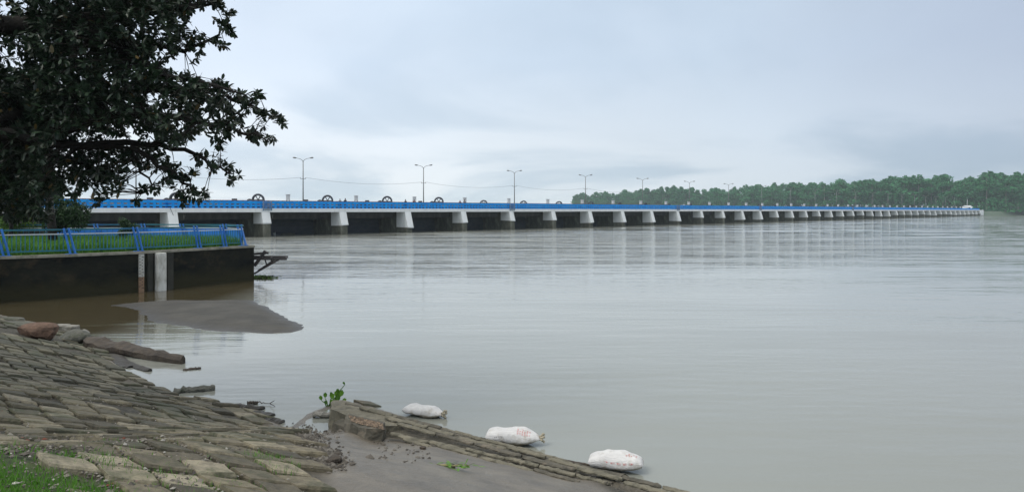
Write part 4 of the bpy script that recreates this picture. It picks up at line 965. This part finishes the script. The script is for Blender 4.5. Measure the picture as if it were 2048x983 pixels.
boulder('stone', onb(38, 652, .05), .8, .35, .12, -.2, M['rockgrey'], 'long low dark stone slab nearest the left edge', seed=12)
boulder('stone', onb(20, 640, .03), .5, .3, .12, -.1, M['rockgrey'], 'dark stone farthest back at the left shore', seed=14)
# drift log / broken mud-covered lip
def plank(name, p, q, wd, th, mtl, label, cat, seed=0, parent=None, taper=.7):
    r = random.Random(seed); p, q = Vector(p), Vector(q); t = (q-p); L_ = t.length; t.normalize(); s_ = t.cross(Vector((0, 0, 1))).normalized(); a = MB(); n_ = 14; vs = []
    for i in range(n_+1):
        f = i/n_; w_ = wd*(1-(1-taper)*f)*(.9+r.random()*.2)*(.55 if i in (0, n_) else 1); c_ = p+t*(L_*f)+Vector((0, 0, r.gauss(0, th*.08)))
        for k_ in range(8):
            an_ = k_*math.pi/4+.39; vs.append(c_+s_*math.cos(an_)*w_/2*(1+r.gauss(0, .05))+Vector((0, 0, math.sin(an_)*th/2*(1+r.gauss(0, .12)))))
    a.add(vs, [(i*8+k_, i*8+(k_+1) % 8, (i+1)*8+(k_+1) % 8, (i+1)*8+k_) for i in range(n_) for k_ in range(8)]+[tuple(range(8))[::-1], tuple(n_*8+k_ for k_ in range(8))])
    o = a.build(name, mtl, parent); 
    return tag(o, label, cat) if label else o
M['logm'] = mat('sodden_wood', (.028, .022, .017), (.07, .055, .04), 4, .75, stain=(.12, .10, .08), sscale=5, smin=.6, smax=.72, bump=.03)
plank('drift_log', PZ(178, 684, .18), PZ(366, 723, .05), .62, .34, M['logm'], 'long dark sodden log reaching from the stones into the shallows', 'log', 2, taper=.45)
plank('drift_slab', PZ(348, 782, .02), PZ(430, 776, .03), .34, .14, M['rockgrey'], 'thin dark slab breaking the water beside the paved edge', 'slab', 4)
plank('drift_slab', PZ(366, 740, .0), PZ(402, 735, .02), .16, .07, M['logm'], 'short sliver of wood floating alone below the drift log', 'driftwood', 6)
plank('stick', PZ(494, 806, .03), PZ(516, 804, .03), .12, .08, M['logm'], 'stubby black stick lying by a forked twig at the waterline', 'stick', 8)
a = MB(); twig(a, PZ(514, 804, .03), PZ(540, 806, .03), .012); twig(a, PZ(540, 806, .03), PZ(549, 800, .12), .010, 3, .005); twig(a, PZ(540, 806, .03), PZ(550, 812, .01), .010, 3, .005)
tag(a.build('twig', M['logm']), 'thin forked twig at the waterline, right of the stubby black stick', 'twig')
plank('drift_slab', PZ(432, 806, .05), PZ(455, 812, .05), .12, .07, M['rockgrey'], 'dark splinter of stone at the corner of the paved edge', 'slab', 9)
plank('drift_slab', PZ(627, 828, .05), PZ(664, 828, .06), .22, .10, M['rockpale'], 'pale flat slab in the puddle, left of the broken masonry block', 'slab', 10)
# mud ridges in the inlet
for i, (p, q, wd) in enumerate([((205, 700), (262, 735), .5), ((455, 822), (545, 832), .5), ((470, 812), (528, 818), .22), ((530, 842), (566, 845), .35), ((238, 722), (300, 742), .3)]):
    o = plank('mud_ridge', PZ(*p, .0), PZ(*q, .0), wd, .12, bmat, None, None, 20+i); o['kind'] = 'structure'

# broken masonry block and the ridge of loosened slabs to its right
M['rubble'] = mat('old_masonry', (.045, .044, .034), (.12, .11, .085), 4, .85, stain=(.19, .16, .12), sscale=6, smin=.55, smax=.72, bump=.05, bscale=9)
M['slat'] = mat('loose_slab', (.10, .095, .07), (.19, .175, .13), 3, .85, stain=(.05, .05, .035), sscale=5, smin=.5, smax=.68, bump=.03)
g0 = ground(700, 850)
mb_ = empty('masonry_block', g0, 0, label='broken block of old masonry with a dark face at the head of the slab ridge', cat='masonry')
def world_prism(name, top, th, mtl, parent, jit=.012, seed=0, bevel=.02):
    """slab with a top outline given in photo pixels + heights; sides go straight down by th"""
    r = random.Random(seed); T = []
    for i in range(len(top)):
        a_, b_ = PZ(*top[i]), PZ(*top[(i+1) % len(top)])
        nseg = max(1, int((b_-a_).length/.18))
        for q in range(nseg): T.append(a_.lerp(b_, q/nseg)+Vector((r.gauss(0, jit), r.gauss(0, jit), r.gauss(0, jit))))
    c_ = sum(T, Vector())/len(T); n_ = len(T); a = MB(); o_ = parent.location if parent else Vector()
    lo = [p+Vector((r.gauss(0, jit*2), r.gauss(0, jit*2), -th)) for p in T]; md_ = [(p+q)/2+Vector((r.gauss(0, jit*1.6), r.gauss(0, jit*1.6), 0)) for p, q in zip(T, lo)]
    a.add([p-o_ for p in T+md_+lo]+[c_-o_+Vector((0, 0, .01))], [(i, (i+1) % n_, 3*n_) for i in range(n_)]+[(n_+i, n_+(i+1) % n_, (i+1) % n_, i) for i in range(n_)]+[(2*n_+i, 2*n_+(i+1) % n_, n_+(i+1) % n_, n_+i) for i in range(n_)])
    return a.build(name, mtl, parent)
world_prism('top_slab', [(664, 800, .37), (690, 799, .37), (735, 812, .35), (790, 834, .33), (800, 850, .32), (760, 850, .34), (700, 832, .36), (661, 816, .37)], .55, M['slat'], mb_, seed=1)
world_prism('lower_block', [(694, 826, .47), (735, 832, .46), (772, 842, .45), (772, 858, .45), (735, 856, .46), (704, 846, .47), (688, 838, .47)], .5, M['rubble'], mb_, .022, seed=2)
# pebbly crust on the lower block
Pc = [PZ(random.uniform(696, 770), 0, 0) if False else PZ(*(lambda f, g_: (698+f*66+g_*4, 829+f*16+g_*13))(random.random(), random.random()), .47) for q in range(420)]
o = scatter_rocks('pebble_crust', np.array([[*(p-mb_.location)] for p in Pc])+[0, 0, 0.0], rng.uniform(.008, .022, 420), rmat('crust', [(0, (.08, .06, .045)), (.5, (.16, .12, .085)), (1, (.30, .22, .15))])); o.parent = mb_; o['kind'] = 'stuff'
# elongated slabs lying in courses along the ridge (part of the loosened paving)
rows = [((672, 799, .36), (905, 861, .10), .10), ((690, 805, .38), (1000, 890, .12), .11), ((720, 816, .38), (1100, 915, .10), .12), ((765, 834, .36), (1190, 938, .10), .13), ((785, 848, .34), (1250, 962, .10), .13), ((775, 862, .32), (1160, 950, .12), .12), ((800, 873, .28), (1100, 946, .16), .10)]
rd = random.Random(5); nslab = 0
rgl = empty('slab_ridge', ground(930, 905), 0, label='ridge of long loosened paving slabs running down right from the masonry block', cat='slabs')
for ri, (p, q, wd) in enumerate(rows):
    p, q = PZ(*p), PZ(*q); t = (q-p); L_ = t.length; t.normalize(); s0 = rd.uniform(0, .15); o_ = rgl.location
    while s0 < L_+1.5*(ri in (2, 3)):
        ln = rd.uniform(.45, .95); a_ = p+t*s0; b_ = p+t*(s0+ln); yaw = rd.gauss(0, .035)
        side = Vector((-t.y, t.x, 0)); b_ += side*ln*yaw; dz = rd.gauss(0, .015)
        c1_, c2_ = (Vector((a_.x, a_.y, a_.z+dz)), Vector((b_.x, b_.y, b_.z+dz-.01)))
        plank('slab', c1_-o_, c2_-o_, wd*rd.uniform(.7, 1.15), .055, M['slat'] if rd.random() < .7 else M['rubble'], None, None, 50+nslab, rgl, .92); nslab += 1
        s0 += ln+rd.uniform(.0, .05)
# ridge core, so the slabs lie on rubble
core_ = MB(); vs = []
for f in np.linspace(0, 1, 30):
    c_ = PZ(700+f*540, 836+f*122, .24-.19*f); s_ = Vector((.62, .78, 0)); h_ = .10+.14*(1-f)
    for k_, (aa, zz) in enumerate(((-.55, -.45), (-.42, -.02), (-.2, .02), (.2, .03), (.42, -.03), (.6, -.5))):
        vs.append(c_+s_*aa*(.95-.25*f)*(1+rd.gauss(0, .06))+Vector((0, 0, zz+rd.gauss(0, .012)))-rgl.location)
core_.add(vs, [(i*6+k_, i*6+k_+1, (i+1)*6+k_+1, (i+1)*6+k_) for i in range(29) for k_ in range(5)]+[(0, 1, 2, 3, 4, 5)]); core_.build('rubble_core', M['rubble'], rgl)
for (p, q, lb) in [((862, 850), (902, 862), 'loose dark stave nearest the first sandbag, jutting from the ridge edge'), ((930, 870), (986, 882), 'thin stave lying in the water between the first and second sandbags'), ((985, 893), (1040, 908), 'thick short stave lying below the middle sandbag'), ((1100, 916), (1180, 930), 'dark stave lying left of the lowest sandbag')]:
    plank('stave', PZ(*p, .12), PZ(*q, .06), .07, .05, M['logm'], lb, 'stave', hash(p) % 50)
# mud lumps on the flat
for i, (u, v, s_) in enumerate([(846, 897, .06), (668, 925, .10), (905, 935, .05), (676, 912, .05)]):
    boulder('clod', onb(u, v, s_*.3), s_, s_*.8, s_*.6, i, M['logm'], ['dark clod on the mud below the ridge slabs', 'large dark clod at the boundary of mud and stones', 'tiny dark clod next to the strewn leaves', 'small dark clod just behind the large one'][i], 'clod', seed=30+i, nsub=2)
P = []; 
for q in range(900):
    f = random.random(); u = 600+f*70+random.gauss(0, 16); v = 862+f*70+random.gauss(0, 9); P.append((u, v))
for q in range(60):
    P.append((random.uniform(740, 860), random.gauss(905, 12)))
G = np.array([[*ground(u, v, 5, 14)] for u, v in P])
scatter_rocks('rubble_chips', G+[0, 0, .01], rng.gamma(2.2, .006, len(G))+.005, rmat('chips', [(0, (.045, .04, .035)), (.6, (.10, .09, .075)), (1, (.17, .16, .14))]), kind='stuff', label='dark stone chips scattered between the mud flat and the paving')

# ------------------------------------------------------------ sandbags
def bag_mat():
    m = mat('sack_cloth', (.55, .55, .55), (.68, .68, .67), 3, .6, stain=(.34, .31, .25), sscale=4, smin=.52, smax=.72)
    t = m.node_tree; b = t.nodes['Principled BSDF']; l = t.links.new; tcn = t.nodes['Texture Coordinate']
    w1 = N(t, 'ShaderNodeTexNoise'); w1.inputs['Scale'].default_value = 7; w1.inputs['Detail'].default_value = 3; w1.inputs['Distortion'].default_value = 2.2
    mp_ = N(t, 'ShaderNodeMapping'); mp_.inputs['Scale'].default_value = (.6, 2.0, 1.2); l(tcn.outputs['Object'], mp_.inputs[0]); l(mp_.outputs[0], w1.inputs['Vector'])
    rg_ = ramp(t, [(.42, (0, 0, 0)), (.50, (1, 1, 1)), (.58, (.2, .2, .2))]); l(w1.outputs['Fac'], rg_.inputs[0])
    bp = N(t, 'ShaderNodeBump'); bp.inputs['Distance'].default_value = .0035; l(rg_.outputs[0], bp.inputs['Height']); l(bp.outputs[0], b.inputs['Normal'])
    # mud soaked up along the underside
    sp = N(t, 'ShaderNodeSeparateXYZ'); l(tcn.outputs['Object'], sp.inputs[0])
    n_ = N(t, 'ShaderNodeTexNoise'); n_.inputs['Scale'].default_value = 9; l(tcn.outputs['Object'], n_.inputs['Vector'])
    f_ = mth(t, 'MULTIPLY', mth(t, 'SUBTRACT', mth(t, 'MULTIPLY_ADD', n_.outputs['Fac'], .10, .035), sp.outputs[2]), 22, clamp=True)
    old = b.inputs['Base Color'].links[0].from_socket; l(mixc(t, f_, old, (.17, .15, .11)), b.inputs['Base Color'])
    return m
M['bag'] = bag_mat(); M['redink'] = mat('red_print', (.50, .14, .13), (.58, .26, .25), 5, .7); M['blackink'] = mat('black_print', (.10, .10, .11))
def sandbag(loc, L_, W_, Hh, rz, label, seed, prints=(), tied=True, tilt=0):
    r = np.random.default_rng(seed); root = empty('sandbag', loc, rz, label=label, cat='sandbag', group='white sandbags along the waterline')
    root.rotation_euler = (0, tilt, rz)
    nu, nv = 44, 28; V = []
    def surf(f, an):
        # f 0..1 along; an around
        e = (1-abs(2*f-1)**3.2); e = max(e, 0)**.45
        wv = 1.0 if f < .72 else (1-.55*((f-.72)/.28)**1.5 if tied else 1-.15*((f-.72)/.28))
        c_, s_ = math.cos(an), math.sin(an); sq = lambda t_, k_: math.copysign(abs(t_)**k_, t_)
        y = sq(c_, .7)*W_/2*(.72+.28*e)*(1+.05*math.sin(f*5+seed))*wv; z = sq(s_, .95)*Hh/2*e*(wv**.8)*(1-.13*math.exp(-((f-.42-.1*math.sin(seed*3))/.10)**2))*(1+.06*math.sin(f*9+seed))
        if s_ < 0: z *= .75
        wr = .0035*math.sin(f*23+an*2+seed)*e+.006*math.sin(f*7-an*2+seed*2)*e+.002*math.sin(f*38-an*7+seed)+.009*math.sin(an*1.0+f*9+seed)*e
        return Vector(((f-.5)*L_, y*(1+wr*1.5), z+wr+Hh*.38))
    for i in range(nu+1):
        for j in range(nv): V.append(surf(i/nu, j/nv*2*math.pi))
    Fc = [(i*nv+j, i*nv+(j+1) % nv, (i+1)*nv+(j+1) % nv, (i+1)*nv+j) for i in range(nu) for j in range(nv)]
    a = MB(); a.add(V, Fc, 0, True); a.add([V[j] for j in range(nv)], [tuple(range(nv))], 0); a.add([V[nu*nv+j] for j in range(nv)], [tuple(range(nv))[::-1]], 0)
    a.build('sack', M['bag'], root)
    if tied:
        a = MB(); e0 = Vector((L_/2-.03, 0, Hh*.38)); 
        for q in range(7):
            an_ = q*.9; t_ = e0+Vector((.09+.03*math.sin(q*3), .07*math.cos(an_), .07*math.sin(an_)+.02)); a.tube([e0, e0.lerp(t_, .5), t_], [.022, .016, .024], 6)
        a.build('tied_neck', mat('neck_cloth', (.30, .27, .20), (.42, .38, .28), 6), root)
        b = MB(); b.ring(e0+Vector((.01, 0, 0)), .032, .009, axis='x', n=12, k=5); b.build('tie_cord', M['logm'], root)
    for (f0, f1, a0_, a1_, rows_, cols, mm) in prints:
        pr_ = MB()
        for ri in range(rows_):
            for ci in range(cols):
                if r.random() < .12: continue
                fa = f0+(f1-f0)*(ci+.1)/cols; fb_ = f0+(f1-f0)*(ci+.75)/cols; aa = a0_+(a1_-a0_)*(ri+.1)/rows_; ab_ = a0_+(a1_-a0_)*(ri+.75)/rows_
                for st in range(3):
                    if st == 0: qd = [(fa, aa), (fb_, aa), (fb_, aa+(ab_-aa)*.22), (fa, aa+(ab_-aa)*.22)]
                    elif st == 1: fm = fa+(fb_-fa)*r.random()*.7; qd = [(fm, aa), (fm+(fb_-fa)*.25, aa), (fm+(fb_-fa)*.25, ab_), (fm, ab_)]
                    else:
                        if r.random() < .5: continue
                        qd = [(fa, ab_), (fb_, ab_), (fb_, ab_-(ab_-aa)*.2), (fa, ab_-(ab_-aa)*.2)]
                    pts_ = []
                    for f_, an_ in qd:
                        s0_ = surf(f_, an_); nrm = (surf(f_+.01, an_)-s0_).cross(surf(f_, an_+.02)-s0_).normalized()
                        if nrm.dot(s0_-Vector((s0_.x, 0, Hh*.38))) < 0: nrm = -nrm
                        pts_.append(s0_+nrm*(.003+.0006*st))
                    pr_.add(pts_, [(0, 1, 2, 3)])
        pr_.build('print', mm, root)
    return root
b1 = PZ(846, 834); sandbag(b1+Vector((0, .12, .0)), .82, .40, .23, R(-22), 'muddy white sandbag farthest up the ridge, leaves at its neck, no print', 1, tilt=R(3))
b2 = PZ(1026, 893); sandbag(b2+Vector((0, .15, .02)), .93, .44, .30, R(-8), 'white sandbag with red print, tied at the right, the middle one of three', 2,
    prints=[(.58, .84, R(98), R(146), 3, 6, M['redink']), (.12, .34, R(164), R(176), 1, 7, M['blackink'])], tilt=R(2))
b3 = PZ(1234, 945); sandbag(b3+Vector((0, .12, .02)), .84, .42, .31, R(-12), 'plump white sandbag with faded print at the lower end of the ridge', 3, prints=[(.68, .9, R(95), R(120), 2, 5, M['redink']), (.3, .85, R(160), R(172), 1, 5, M['redink'])], tied=False)

# ------------------------------------------------------------ water hyacinth and strewn leaves
def hyacinth(name, base, stems, label):
    r = empty(name, base, 0, label=label, cat='plant'); st = MB(); C_ = []; D1 = []; Ln = []; Up = []
    for (u, v, ln, lr) in stems:
        tp = PD(u, v, base.y)-base; st.tube([(tp.x*.2, 0, -.05), tuple(Vector((tp.x*.5, .01, tp.z*.55))), tuple(tp)], [.014, .012, .007], 6)
        C_.append(tp); D1.append(Vector((lr, -.2, .9 if lr < .7 else .3)).normalized()); Ln.append(ln); Up.append((0, -1, .1))
    leafcloud(np.array([[*c] for c in C_]), np.array(Ln), np.array(Ln)*.72, M['hyacinth'], 'leaves', parent=r, dirs=np.array([[*c] for c in D1]), up=np.array(Up, float))
    st.build('stems', M['hyacinth'], r)
hyacinth('water_hyacinth', PZ(657, 812), [(643, 800, .11, -.2), (650, 795, .12, .1), (660, 805, .09, .5), (666, 798, .15, -.2), (673, 795, .17, .1), (680, 793, .16, .3), (676, 802, .16, 0), (690, 768, .07, -.7), (678, 785, .10, -.4), (664, 790, .08, -.3), (684, 800, .10, .9), (655, 808, .10, -.6), (670, 806, .12, .4)], 'upright green water hyacinth growing beside the masonry block')
gl = ground(900, 934); n = 46
sv = empty('strewn_leaves', gl, 0, label='limp green and yellowed leaves strewn on the mud at the bottom edge', cat='leaves')
C_ = np.c_[rng.normal(0, .17, n), rng.normal(0, .05, n), rng.uniform(.01, .05, n)]; D1 = np.c_[rng.normal(0, 1, n), rng.normal(0, .5, n), rng.normal(0, .15, n)]
leafcloud(C_, .10, .035, M['hyacinth'], 'leaves', parent=sv, dirs=D1); a = MB()
for q in range(5): twig(a, (random.uniform(-.3, 0), random.uniform(-.05, .05), .02), (random.uniform(.05, .35), random.uniform(-.06, .05), .03), .007, 4, .012)
a.build('stalks', mat('dry_stalk', (.20, .18, .09), (.30, .27, .14), 5), sv)

# ------------------------------------------------------------ haze over the river
hz_ = MB(); hz_.box(-1400, 1500, -250, 2600, -3.2, 42)
m = bpy.data.materials.new('haze'); m.use_nodes = True; t = m.node_tree; t.nodes.remove(t.nodes['Principled BSDF'])
pv = N(t, 'ShaderNodeVolumePrincipled'); pv.inputs['Color'].default_value = (.80, .93, 1, 1); pv.inputs['Density'].default_value = .00019; pv.inputs['Anisotropy'].default_value = .2
t.links.new(pv.outputs[0], t.nodes['Material Output'].inputs['Volume'])
tag(hz_.build('haze', m), 'thin pale blue haze over the river', kind='stuff')
